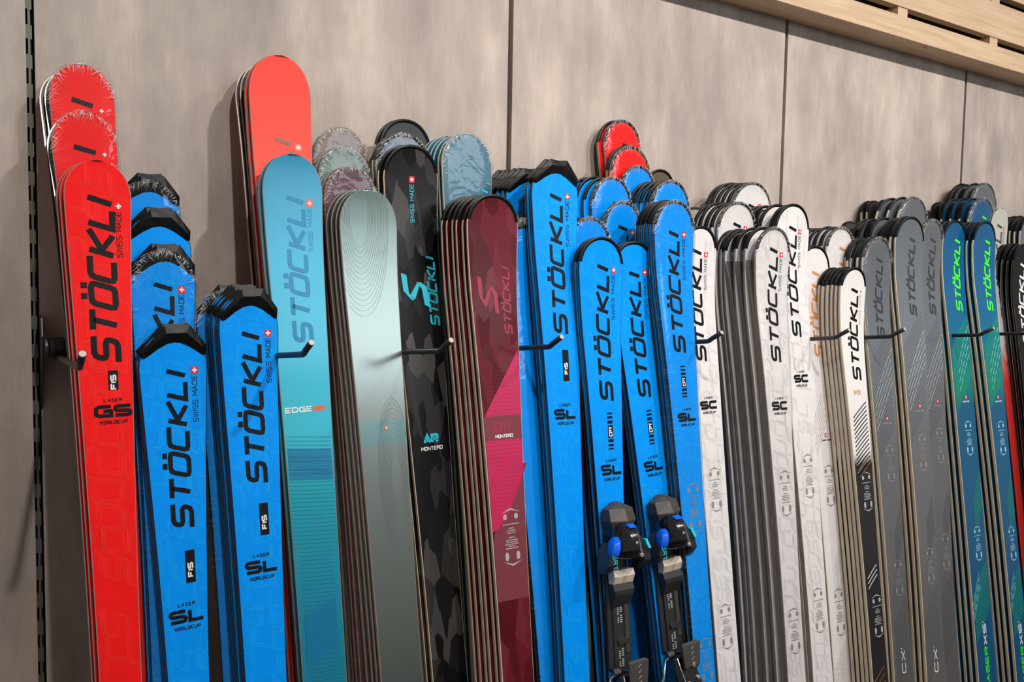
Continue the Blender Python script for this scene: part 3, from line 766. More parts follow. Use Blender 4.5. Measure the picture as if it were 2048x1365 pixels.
stack(q, 'blue slalom ski in film', 'highest pair of stepped blue stack', 1, .0135, dx=-.004, dz=.004)
# --- blue slalom B
ST = 'short blue stack left of teal'
q = SLB = place('slalom', (497, 577), 'blue slalom ski left of the teal ski, black guard, frontmost of its short stack', 'skis in the '+ST, .238, wide=(433, 553, 700), bwide=(493, 575, 1365))
SL(q, 660, 972, 'fis', 1008, 1072, 1108, 1160, wb=.020, sw1=768)
z = stack(q, 'blue ski with filmed guard', ST, 4, .0138, dx=-.0020, dz=.002)
stack(z[-1], 'filmed blue ski set left', 'short blue stack left of teal', 1, .0138, dx=-.014, start=5, wrap=True)
# --- teal and orange
ST = 'teal pair'
q = place('edge', (585, 308), 'teal ski with blue lettering in front of the tall orange ski', 'skis in the '+ST, .205, wide=(522, 642, 440), bwide=(609, 695, 1365))
deco(q, [('word', 388, 692, 'tealblue', .022, .038), ('swiss', 399, 503, 'tealblue', .0335, .0088, 'vermil'), ('htext', 'EDGE', 813, 824, 'white', -.040, .010, .0022), ('htext', '88', 813, 824, 'vermil', .012, .034, .0026),
         ('streaks', 880, 1365, 'tealblue', 60, .0006, -.012, -.06, .06), ('streaks', 905, 965, 'tealblue', 28, .0011, -.012, -.06, .06),
         ('streaks', 1190, 1290, 'tealblue', 38, .0012, .045, -.06, .06)])
stack(q, 'teal ski with red sides', ST, 1, .0125, dx=-.004)
ST = 'tall orange stack'
q = place('orange', (560, 110), 'tallest ski of all, bright orange with dark lettering, behind the teal ski', 'skis in the '+ST, .163, wide=(506, 628, 250), bot=(636, 1365))
deco(q, [('word', 272, 590, 'rust', .019, .036), ('swiss', 286, 400, 'rust', .0335, .0088, 'vermil')])
stack(q, 'orange ski with red side', ST, 1, .0125, dx=-.004)
stack(q, 'turned round ski with black base', 'pair behind orange', 2, gaps=(.0385, .0125), dx=-.004, flips=(0, 1), start=0)
# --- silver grey stack
ST = 'silvery green stack'
q = place('silver', (737, 378), 'silvery green ski with engraved rings, frontmost right of the teal ski', 'skis in the '+ST, .225, wide=(672, 787, 520), bwide=(766, 847, 1365))
deco(q, [('flag', 857, .006, .007, 'vermil')])
a = Ink(q.sk, .0004)
for (c0, v0, rx, rs, n0, n1) in ((-.02, 430, .05, .16, 6, 20), (.02, 960, .035, .15, 5, 17)):
    sc = s_at(q, v0)
    for j in range(n0, n1):
        f = j/16; a.stroke([(c0+rx*f*math.cos(t/20*math.pi), sc+rs*f*math.sin(t/20*math.pi)) for t in range(0, 41)], .0004, True)
a.emit('topsheet_pattern', mat('engraved_line', (104, 120, 116), .4), q.o)
stack(q, 'silvery green ski with a bright rim', ST, 3, .0128, dx=-.004)
w = place('silver', (702, 333), 'plum ski wrapped in clear film behind the silvery green stack', 'wrapped skis behind the silvery green stack', .171, top='plum', wide=(652, 757, 440), xh=.522, wrap=True)
stack(w, 'film wrapped plum ski', 'plum pair', 1, .0125, dx=-.003)
w = place('silver', (690, 293), 'sage green ski wrapped in clear film, above the plum one', 'wrapped skis behind the silvery green stack', .143, top='sage', wide=(638, 742, 400), xh=.522, wrap=True)
stack(w, 'film wrapped sage green ski', 'sage pair', 1, .0125, dx=-.003)
w = place('silver', (684, 254), 'grey brown ski in clear film, highest wrapped tip right of the teal ski', 'wrapped skis behind the silvery green stack', .115, top='brown', wide=(632, 740, 370), xh=.522, wrap=True)
stack(w, 'film wrapped grey brown ski', 'grey brown pair', 1, .0125, dx=-.003)
# --- black camouflage
ST = 'black camouflage stack'
q = place('camo', (824, 290), 'black camouflage ski with cyan lettering, frontmost of its pair', 'skis in the '+ST, .190, wide=(773, 880, 400), bwide=(869, 937, 1365))
deco(q, [('swiss', 353, 446, 'cyan', .0045, .0088, 'red'), ('slogo', 546, 616, -.034, .024, 'cyan'), ('word', 510, 655, 'cyan', .043, .021), ('htext', 'AR', 868, 888, 'cyan', -.016, .018, .0055), ('htext', 'MONTERO', 893, 901, 'white', -.022, .025, .0015)])
stack(q, 'black camouflage ski with beige side', ST, 1, .0145, dx=-.004)
w = place('sleek', (808, 267), 'slate blue ski in clear film behind the black camouflage ski', 'wrapped skis behind the camouflage stack', .160, top='slate', side='beige', wide=(752, 862, 390), bot=(885, 1365), wrap=True)
stack(w, 'film wrapped slate blue ski', 'slate pair', 1, .0125, dx=-.002)
w = place('sleek', (812, 239), 'glossy black ski, highest tip behind the camouflage ski', 'skis behind the camouflage stack', .128, side='beige', wide=(758, 861, 350), bot=(885, 1365))
stack(w, 'glossy black ski', 'pair behind slate ski', 1, .0125, dx=-.004)
# --- dark teal wrapped
ST = 'wrapped dark teal stack'
q = place('camo', (936, 268), 'dark teal ski in creased clear film beside the camouflage ski, frontmost of its stack', 'skis in the '+ST, .20, top='darkteal', wide=(884, 983, 385), xh=.762, wrap=True, guard=None, curl=.018)
deco(q, [('patch', [(-.006, 415), (.012, 425), (.012, 445), (-.008, 432)], 'cyan', .0005), ('word', 375, 500, 'cyan', .05, .018)])
stack(q, 'dark teal ski with beige side', ST, 5, .0135, dx=-.003, wrap=False)
# --- maroon
ST = 'maroon stack'
q = place('camo', (988, 389), 'maroon camouflage ski with pink triangle print, frontmost of its stack', 'skis in the '+ST, .305, top='maroon', wide=(938, 1039, 500), bwide=(1008, 1070, 1365), curl=.022)
deco(q, [('patch', [(.045, 700), (.045, 1010), (-.02, 1060), (-.045, 1060), (-.045, 840), (-.02, 800)], 'pink', .0003), ('patch', [(-.06, 832), (.06, 832), (.06, 880), (-.06, 880)], 'maroonl', .0005),
         ('patch', [(.05, 930), (.05, 1200), (-.045, 1200), (-.045, 1075), (0, 1030)], 'maroonl', .00045),
         ('slogo', 553, 631, -.038, .008, 'dullpink'), ('word', 530, 672, 'dullpink', .036, .019), ('htext', 'OW', 842, 864, 'dullpink', -.021, .019, .005), ('htext', 'MONTERO', 869, 876, 'white', -.019, .021, .0014),
         ('marks', 1017, 1133, .004, 'silver')])
a = Ink(q.sk, .00055); s = s_at(q, 735)
while s < s_at(q, 1040):
    for i in range(-9, 10):
        w_ = i*.0048
        if a.inside(w_, s, .004) and w_ > -.05+(s_at(q, 850)-s)*.42 and w_ < .045-(s-s_at(q, 930))*.35: a.poly([(w_-.001, s), (w_, s-.0012), (w_+.001, s), (w_, s+.0012)])
    s += .0075
a.emit('dot_print', INK['dullpink'], q.o)
stack(q, 'maroon ski with beige side', ST, 5, .0145, dx=-.003)
# --- blue slalom C
ST = 'blue stack right of maroon'
q = place('slalom', (1112, 318), 'blue slalom ski with black guard right of the maroon ski, frontmost and tallest there', 'skis in the '+ST, .30, wide=(1057, 1150, 440), bwide=(1131, 1182, 1365))
SL(q, 385, 672, 'fis', 700, 763, 808, 850, wb=.019, sw1=492)
stack(q, 'blue ski with black guard', 'tall pair right of maroon', 1, .0135, dx=-.002)
q = place('slalom', (1058, 336), 'shaded blue slalom ski between the maroon ski and the tallest blue one', 'skis in the '+ST, .225, wt=.119, bot=(1135, 1365))
deco(q, [('word', 395, 690, 'black', .017, .036), ('swiss', 405, 500, 'black', .0325, .0088, 'red')])
stack(q, 'blue ski with a wrapped guard', ST, 5, .0138, dx=-.004, wrap=False)
q = place('slalom', (1046, 428), 'blue slalom ski with low wrapped guard beside the maroon ski', 'skis in the '+ST, .262, wt=.119, bot=(1110, 1365), wrap=True)
# --- red and blue middle
ST = 'small red group'
q = place('redrim', (1259, 292), 'lower red ski tip in film above the middle blue skis', 'skis in the '+ST, .124, wide=(1210, 1290, 380), xh=1.315, wrap=True)
stack(q, 'red ski in film', 'lower small red pair', 1, .0122, dx=-.002)
q = place('redrim', (1244, 240), 'upper red ski tip in film against the wall above the middle blue skis', 'skis in the '+ST, .096, wide=(1207, 1279, 320), xh=1.315, wrap=True)
deco(q, [('word', 284, 520, 'black', .030, .034)])
stack(q, 'red ski in film', 'upper small red pair', 1, .0122, dx=-.010)
w = place('slalomr', (1322, 339), 'dark brown ski tip just showing right of the highest middle blue ski', 'single skis behind the middle blue skis', .10, top='darkbrown', bot=(1400, 1365), wt=.105)
ST = 'fanned blue stack under small reds'
w = place('slalomr', (1275, 331), 'highest blue ski of the middle group, right under the red tips', 'single skis behind the middle blue skis', .138, xh=1.315, wrap=True, wt=.112)
q = place('slalomr', (1226, 354), 'wrapped blue ski tip, frontmost of the fanned stack right of the tall blue ski', 'skis in the '+ST, .192, bot=(1290, 1365), wrap=True, wt=.118)
deco(q, [('word', 400, 640, 'black', .034, .034)])
stack(q, 'blue ski with dark tip rim', ST, 3, .0124, dx=-.014, jit=.001)
q = place('slalomr', (1247, 402), 'single wrapped blue ski with flag mark in the hollow between two blue stacks', 'skis in the middle blue group', .216, bot=(1330, 1365), wrap=True, wt=.112)
deco(q, [('word', 448, 700, 'black', .017, .034), ('swiss', 460, 560, 'black', .0325, .0088, 'red')])
q = place('slalomr', (1182, 434), 'low wrapped blue ski tip between the tall blue ski and the skis with bindings', 'skis in the middle blue group', .243, bot=(1238, 1365), wrap=True, wt=.116)
stack(q, 'wrapped blue ski', 'low pair beside tall blue', 1, .0124, dx=-.012)
# --- skis with bindings
q = SKE = place('slalomr', (1268, 483), 'blue ski with black binding, the right one of the two', 'blue skis with bindings', .304, bot=(1352, 1365), wt=.118, curl=.02)
deco(q, [('motif', 'mblue', .04, .7, .030), ('word', 540, 799, 'black', .018, .036), ('swiss', 540, 640, 'black', .034, .0088, 'red'), ('cpt', 821, 890, .006), ('model', 'SL', 912, 953, .004, 'black')])
stack(q, 'blue ski', 'right binding pair', 1, .0122, dx=-.002)
q = SKD = place('slalomr', (1206, 474), 'blue ski with black binding, the left one of the two', 'blue skis with bindings', .320, bwide=(1196, 1247, 965), wt=.118, curl=.02)
deco(q, [('motif', 'mblue', .04, .7, .030), ('word', 526, 806, 'black', .021, .036), ('swiss', 533, 640, 'black', .036, .0088, 'red'), ('cpt', 826, 900, .008), ('model', 'SL', 919, 962, .006, 'black')])
stack(q, 'blue ski', 'left binding pair', 1, .0122, dx=-.002)
# --- blue stacks left of the white skis
ST = 'blue stack behind the last blue'
q = place('slalomr', (1345, 361), 'wrapped blue ski tip above and behind the last blue ski before the white ones', 'skis in the '+ST, .200, wide=(1300, 1376, 440), xh=1.315, wrap=True)
stack(q, 'blue ski with dark tip rim', ST, 4, .0125, dx=-.006)
ST = 'last blue stack'
q = place('slalomr', (1352, 401), 'wrapped blue ski with black lettering, last blue one before the white skis', 'skis in the '+ST, .338, wide=(1309, 1388, 490), bwide=(1394, 1434, 1365), wrap=True)
deco(q, [('motif', 'mblue', .04, 1.1, .030), ('word', 459, 710, 'black', .016, .036), ('swiss', 463, 560, 'black', .0325, .0088, 'red'), ('cpt', 732, 795, .002), ('model', 'SL', 817, 853, .004, 'black'),
         ('marks', 966, 1068, .004, 'grey'), ('marks', 1277, 1370, .006, 'grey')])
stack(q, 'wrapped blue ski with dark tip rim', ST, 4, .0128, dx=-.001)
# --- white skis
WG = (.0125, .020, .0125, .020, .0125, .020, .0125)
ST = 'highest white stack'
q = place('white', (1508, 365), 'film wrapped white ski with the highest white tip', 'skis in the '+ST, .150, base=BASE_GREY, wide=(1462, 1543, 440), bot=(1590, 1365), wrap=True)
deco(q, [('word', 406, 600, 'black', .016, .034), ('swiss', 408, 520, 'black', .0325, .0088, 'red')])
stack(q, 'white ski in film', ST, 5, .0128, dx=-.006)
ST = 'second highest white stack'
q = place('white', (1478, 404), 'wrapped white ski directly below the highest white tip, partly hidden', 'skis in the '+ST, .235, base=BASE_GREY, wide=(1435, 1511, 480), bot=(1560, 1365), wrap=True)
deco(q, [('word', 443, 690, 'black', .016, .034), ('swiss', 452, 560, 'black', .0325, .0088, 'red')])
stack(q, 'white ski with dark tip rim', ST, 5, .0145, dx=-.006, flips=(4,))
ST = 'first white stack'
q = SCA = place('white', (1404, 452), 'white ski beside the last blue ski, black lettering crossed by a prong', 'skis in the '+ST, .290, base=BASE_GREY, wide=(1372, 1438, 540), bwide=(1440, 1484, 1365))
deco(q, [('motif', 'mwhite', .04, 1.2, .030), ('word', 496, 726, 'black', .008, .034), ('swiss', 504, 580, 'black', .0235, .0088, 'red'), ('model', 'SC', 794, 828, .002, 'black'), ('marks', 935, 1025, .002, 'grey'), ('marks', 1208, 1300, .002, 'grey')])
stack(q, 'white ski with black side', ST, 3, .0145, dx=-.002)
ST = 'crowded grey sided white stack'
q = place('white', (1590, 408), 'tall white ski with the second black lettering behind a lower white one', 'skis in the third white stack', .300, base=BASE_GREY, wide=(1547, 1615, 480), bwide=(1630, 1668, 1365))
deco(q, [('motif', 'mwhite', .04, 1.2, .030), ('word', 450, 677, 'black', .018, .034), ('swiss', 458, 535, 'black', .0325, .0088, 'red'), ('model', 'SC', 742, 774, .004, 'black'), ('marks', 908, 998, .004, 'grey'), ('marks', 1176, 1268, .004, 'grey')])
stack(q, 'tall white ski with black rim', 'tall third white stack', 6, gaps=(.0128, .020, .0128, .020, .0128, .020), dx=-.002, flips=(1, 3))
q = place('white', (1552, 455), 'film wrapped white ski with dark lettering, lower than the white one to its right', 'skis in the '+ST, .345, base=BASE_GREY, wide=(1510, 1577, 545), bwide=(1579, 1614, 1365), wrap=True)
deco(q, [('motif', 'mwhite', .04, 1.2, .030), ('word', 493, 728, 'black', .018, .034), ('swiss', 503, 582, 'black', .0325, .0088, 'red'), ('model', 'SC', 795, 830, .002, 'black'), ('marks', 941, 1034, .002, 'grey'), ('marks', 1216, 1310, .002, 'grey')])
stack(q, 'white ski with grey side', ST, 8, gaps=(.0125, .018, .0125, .018, .0125, .018, .0125, .016), dx=-.001, flips=(0, 2, 4))
# --- white with orange lettering
ST = 'taller copper lettered stack'
q = place('white', (1684, 454), 'taller white ski with copper lettering behind the low copper lettered one', 'skis in the '+ST, .250, base=BASE_GREY, wide=(1648, 1703, 520), bot=(1755, 1365), curl=.022, side='beige', wrap=True)
deco(q, [('word', 492, 700, 'orange', .024, .032)])
stack(q, 'white ski with dark tip rim', ST, 5, .0155, dx=-.006)
ST = 'lower copper lettered stack'
q = place('white', (1633, 492), 'low white ski with copper lettering right of the tall white one', 'skis in the '+ST, .280, base=BASE_GREY, wide=(1592, 1653, 570), bwide=(1672, 1708, 1365), curl=.022, side='beige')
deco(q, [('word', 540, 718, 'orange', .020, .034), ('flagword', 871, .004, 'black'), ('marks', 930, 1014, .004, 'grey'), ('marks', 1177, 1274, .004, 'grey'), ('streaks', 730, 800, 'rust', 8, .0006, .16, -.05, .05), ('streaks', 1040, 1120, 'grey', 9, .0005, .12, -.0, .05), ('streaks', 1260, 1340, 'rust', 10, .0006, .12, -.05, .05)])
stack(q, 'white ski with beige side', ST, 3, .0128, dx=-.002)
ST = 'stack behind half black ski'
q = place('white', (1712, 535), 'ski with white upper and black lower half, lowest white tip on the right', 'skis in the '+ST, .345, base=BASE_GREY, wide=(1684, 1734, 610), bwide=(1749, 1779, 1365), top='mxblack', side='beige')
deco(q, [('word', 574, 764, 'black', .022, .034), ('swiss', 579, 650, 'orange', .0335, .0070, 'white'), ('htext', 'MX', 780, 791, 'orange', -.013, .015, .0022),
         ('streaks', 800, 925, 'black', 16, .0030, .055, -.04, .045), ('streaks', 850, 925, 'white', 6, .0012, .055, -.04, .045), ('streaks', 905, 922, 'orange', 2, .0012, .06, -.04, .04),
         ('marks', 944, 1024, .006, 'silver'), ('marks', 1190, 1277, .008, 'silver'), ('streaks', 1132, 1152, 'white', 3, .0022, .03, -.02, .02), ('streaks', 1330, 1360, 'orange', 3, .001, .05, -.04, .03)])
stack(q, 'white tipped ski with beige side', ST, 6, t=.0128, dx=.000, flips=(5,))
# --- gunmetal
GUN = [('streaks', .0, .0, 'streak', 5, .0014, .14, -.045, .06)]
def gun(q, w0, w1, v, fl, m0, m1, m2=None, t=None, wb=.026):
    deco(q, [('word', w0, w1, 'dimgrey', wb, .033), ('streaks', v-40, v+150, 'dstreak', 22, .0011, .13, -.06, .06), ('streaks', v, v+60, 'streak', 5, .0022, .15, -.04, .06), ('flagword', fl, .006, 'silver'), ('marks', m0, m1, .006, 'grey')])
    if m2: deco(q, [('marks', m2, m2+74, .006, 'grey'), ('streaks', m2+60, m2+190, 'dstreak', 14, .0011, .12, -.05, .06)])
    deco(q, [('streaks', m1+20, m1+90, 'dstreak', 10, .0008, .12, .0, .06)])
ST = 'high wrapped gunmetal stack'
q = place('gun', (1838, 397), 'high gunmetal ski in film, frontmost of the row against the wall', 'skis in the '+ST, .165, wide=(1806, 1858, 470), xh=2.285, wrap=True)
stack(q, 'dark gunmetal ski in film', ST, 6, gaps=(.0128, .014, .0128, .014, .0128, .014), dx=-.008, flips=(0, 2, 4, 5))
ST = 'first low gunmetal stack'
q = place('gun', (1760, 475), 'low gunmetal ski right of the half white ski, lettering crossed by a prong', 'skis in the '+ST, .300, wide=(1731, 1787, 545), bwide=(1793, 1830, 1365), wrap=True)
gun(q, 514, 680, 690, 838, 890, 966, 1120)
deco(q, [('vtext', 'CX!', 1296, 1348, 'white', .010, .018, .0035)])
stack(q, 'gunmetal ski with beige side', ST, 4, gaps=(.0128, .020, .0128, .020), dx=-.003)
q = place('gun', (1722, 478), 'gunmetal ski mostly hidden behind the half white ski, narrow grey strip showing', 'single gunmetal skis', .262, xh=1.985)
ST = 'second low gunmetal stack'
w = place('gun', (1868, 439), 'gunmetal ski overlapped by its twin, just left of the green lettered ski', 'single gunmetal skis', .292, bot=(1905, 1365), wt=.118, wrap=True)
gun(w, 474, 632, 655, 803, 856, 928, 1068)
q = place('gun', (1826, 434), 'gunmetal ski at the front of the second gunmetal stack, long pale streaks', 'skis in the '+ST, .312, wide=(1797, 1853, 505), bwide=(1858, 1894, 1365))
gun(q, 473, 634, 655, 813, 868, 943, 1096)
deco(q, [('vtext', 'CX!', 1293, 1346, 'white', .010, .018, .0035)])
stack(q, 'gunmetal ski with beige side', ST, 9, gaps=(.0128, .015, .0128, .018, .0128, .018, .0128, .018, .0128), dx=-.003, flips=(3, 5, 8))
# --- blue green
def bgd(q, w0, w1, fl, m0, m1, m2=None, txt=None, wb=.032):
    it = []
    if w0: it += [('word', w0, w1, 'green', wb, .034), ('streaks', w1, w1+120, 'gstreak', 22, .0014, .13, -.06, .06), ('streaks', w1+20, w1+70, 'bstreak', 4, .0020, .13, -.02, .06), ('flagword', fl, .006, 'white')]
    it += [('marks', m0, m1, .006, 'bstreak')]
    if m2: it += [('marks', m2, m2+70, .006, 'bstreak'), ('streaks', m2+62, m2+150, 'gstreak', 14, .0014, .12, -.05, .06), ('streaks', m2+90, m2+120, 'bstreak', 4, .0014, .1, -.05, .0)]
    it += [('streaks', m1+10, m1+80, 'gstreak', 9, .0010, .12, .0, .06)]
    if txt: it += [('vtext', 'XS!', txt, txt+48, 'white', .010, .018, .0038), ('vtext', 'LASER', txt+50, txt+140, 'green', .010, .018, .0038)]
    deco(q, it)
ST = 'highest dark right end stack'
q = place('bg', (1972, 366), 'dark grey ski with the highest tip of the right end group', 'skis in the '+ST, .150, top='gunmetal', wide=(1944, 1996, 430), wrap=True)
stack(q, 'dark ski in film', ST, 5, gaps=(.0128, .014, .0128, .014, .0128), dx=-.004, flips=(0, 2))
ST = 'wrapped blue green stack'
q = place('bg', (1968, 396), 'wrapped blue green ski with bright green letter, behind the two lower ones', 'skis in the '+ST, .210, wide=(1939, 1990, 460), wrap=True)
deco(q, [('word', 430, 590, 'green', .030, .032)])
stack(q, 'blue green ski in film', ST, 7, gaps=(.0128, .014, .0128, .014, .0128, .014, .0128), dx=-.003, flips=(0, 2, 4, 6))
q = place('bg', (1876, 470), 'blue green ski behind the gunmetal ones, seen only below', 'single blue green skis', .235, bot=(1921, 1365), wt=.118)
bgd(q, None, None, 0, 868, 940, 1080, 1245)
ST = 'left green lettered stack'
q = place('bg', (1914, 441), 'blue green ski with bright green lettering, left of the two', 'skis in the '+ST, .290, wide=(1887, 1932, 515), bwide=(1961, 1997, 1365))
bgd(q, 476, 625, 795, 842, 912, 1053, 1243)
stack(q, 'blue green ski with beige side', ST, 3, .0160, dx=-.003)
ST = 'right green lettered stack'
q = place('bg', (1974, 443), 'blue green ski with bright green lettering, right of the two', 'skis in the '+ST, .315, wide=(1948, 1993, 515), bot=(2052, 1365))
bgd(q, 478, 625, 795, 842, 912, 1053, 1243)
stack(q, 'blue green ski with beige side', ST, 4, .0160, dx=-.003)
# --- right end
q = place('camo', (2004, 416), 'silver ski with a red lower half at the right edge', 'single skis at the right edge', .27, top='silverred', side='black', guard=None, wt=.106, bot=(2046, 1000), wrap=False)
deco(q, [('word', 447, 645, 'dimgrey', .018, .034), ('swiss', 453, 520, 'dimgrey', .033, .0088, 'red'), ('htext', 'WRT', 688, 698, 'vermil', -.016, .018, .003), ('htext', 'LASER', 702, 706, 'dimgrey', -.013, .013, .0008), ('fis', 662, 678, .006)])
ST = 'black stack at right edge'
q = place('sleek', (2052, 488), 'black ski with white lettering cut by the right edge', 'skis in the '+ST, .31, wt=.118, curl=.03, bot=(2120, 1365))
deco(q, [('word', 525, 690, 'white', .014, .034)])
stack(q, 'black ski', ST, 4, .0150, dx=-.002)
ST = 'grey stack at right edge'
q = place('gun', (2062, 432), 'dark grey ski tip cut by the right edge, above the black ones', 'skis in the '+ST, .230, wt=.118)
stack(q, 'dark grey ski', ST, 5, .0150, dx=-.004)

# ------------------------------------------------------------------ rack hardware
METAL = mat('rack_metal', (58, 58, 60), .42, .55); CAPM = mat('cap_grey', (70, 70, 70), .3, .4); TIPM = mat('prong_end_cap', (176, 168, 162), .4)
rk = bpy.data.objects.new('wall_bracket', None); col.objects.link(rk); rk.location = (0, 0, 1.43)
rk['label'] = 'dark bracket carrying the crossbar on the slotted rail at the far left'; rk['category'] = 'bracket'
def rel(o, root): o.location = o.location-root.location
o = prism('bracket_plate', [(-.0, .055), (-.05, .052), (-.062, .02), (-.058, -.02), (-.02, -.10), (-.0, -.13)], -.0016, .0016, METAL, rk, bevel=.0006)
o.matrix_local = Matrix(((0, 0, 1, 0), (1, 0, 0, .012), (0, 1, 0, 0), (0, 0, 0, 1)))
def oval(name, x0, x1, ry, rz, m, parent, y=-.048, z=0., seg=24):
    V = [(x, y+ry*math.cos(t*2*math.pi/seg), z+rz*math.sin(t*2*math.pi/seg)) for x in (x0, x1) for t in range(seg)]
    F = [tuple(range(seg))[::-1], tuple(range(seg, 2*seg))]+[(i, (i+1) % seg, seg+(i+1) % seg, seg+i) for i in range(seg)]
    o = mesh(name, V, F, m, parent); md = o.modifiers.new('bevel', 'BEVEL'); md.width = .0012; md.segments = 2; md.limit_method = 'ANGLE'
    return o
oval('collar', .0025, .0085, .013, .017, CAPM, rk); oval('collar', .0105, .0195, .014, .0175, CAPM, rk)
cb = oval('crossbar', .0205, 5.9, .011, .016, mat('bar_black', (22, 22, 23), .35, .4), None); cb.location = (0, 0, 1.43)
cb['label'] = 'long black oval bar running behind all the skis near the wall'; cb['category'] = 'bar'
for i in (2, 3, 4, 5, 6):
    b = bpy.data.objects.new('wall_bracket', None); col.objects.link(b); b.location = (RX[i], 0, 1.43)
    b['label'] = 'hidden bracket holding the bar at the %s panel joint from the left' % ORD[i-1]; b['category'] = 'bracket'; b['group'] = 'brackets hidden behind the skis'
    o = box('bracket_plate', -.0016, .0016, -.036, .012, -.05, .03, METAL, b)
PR = [(165, 708.4), (622.8, 685.7), (902, 681), (1123, 674.3), (1443.4, 665.6), (1698, 660.5), (1808.8, 658.7), (1987, 657)]
NAMES = ['at the far left, its pale end over the red ski', 'crossing the teal ski', 'crossing the black camouflage ski', 'crossing the tall blue ski with the low flag print', 'crossing the first white ski',
         'crossing the copper lettered white ski', 'crossing the first low gunmetal ski', 'crossing the left green lettered ski', 'at the right edge, crossing the silver and red ski']
pts = [unp(u, v, .42) for u, v in PR]; pts.append(Vector((pts[-1].x+.28, pts[-1].y, pts[-1].z)))
for P, nm in zip(pts, NAMES):
    b = bpy.data.objects.new('display_prong', None); col.objects.link(b); b.location = (P.x, -.06, 1.43)
    b['label'] = 'dark metal prong '+nm; b['category'] = 'prong'; b['group'] = 'prongs that divide the ski stacks'
    y1 = P.y+.06; z1 = P.z-1.43; r = .0052
    path = [(0, 0, -.016), (0, -.08, -.013), (0, -.16, -.010), (0, y1+.045, z1-.022)]
    for t in (1, 2, 3, 4): f = t/4; path.append((0, y1+.045-.016*f, z1-.022+.0065*f*f))
    path.append((0, y1, z1))
    tube('rod', path, r, METAL, b, 12)
    v = Vector(path[-1])-Vector(path[-2]); v.normalize(); e = Vector(path[-1])
    tube('end_cap', [e+v*.0001, e+v*.0012], .0046, TIPM, b, 12)
    oval('clamp', -.008, .008, .0145, .019, METAL, b, y=.012, z=0.)

# ------------------------------------------------------------------ bindings on the two blue skis
BK = mat('binding_satin', (40, 40, 42), .45, coat=.1); BG = mat('binding_gloss', (14, 14, 16), .14, coat=.7); BB = mat('binding_blue', (10, 96, 230), .35)
BM = mat('binding_metal', (196, 184, 172), .35, .5); BR = mat('brake_pad', (66, 62, 60), .6); BS = mat('brake_wire', (200, 196, 190), .2, .9); BO = mat('screw_brass', (196, 156, 104), .35, .6)
BC = mat('binding_grey_block', (66, 60, 57), .5)
def hull(name, rings, m, parent, bevel=.0008, smooth=False):
    """loft: rings = list of equal length point lists"""
    n = len(rings[0]); V = [p for r in rings for p in r]; F = []
    for i in range(len(rings)-1):
        for j in range(n): F.append((i*n+j, i*n+(j+1) % n, (i+1)*n+(j+1) % n, (i+1)*n+j))
    F += [tuple(range(n))[::-1], tuple(range((len(rings)-1)*n, len(rings)*n))]
    o = mesh(name, V, F, m, parent, smooth=smooth)
    if bevel: md = o.modifiers.new('bevel', 'BEVEL'); md.width = bevel; md.segments = 2; md.limit_method = 'ANGLE'
    return o
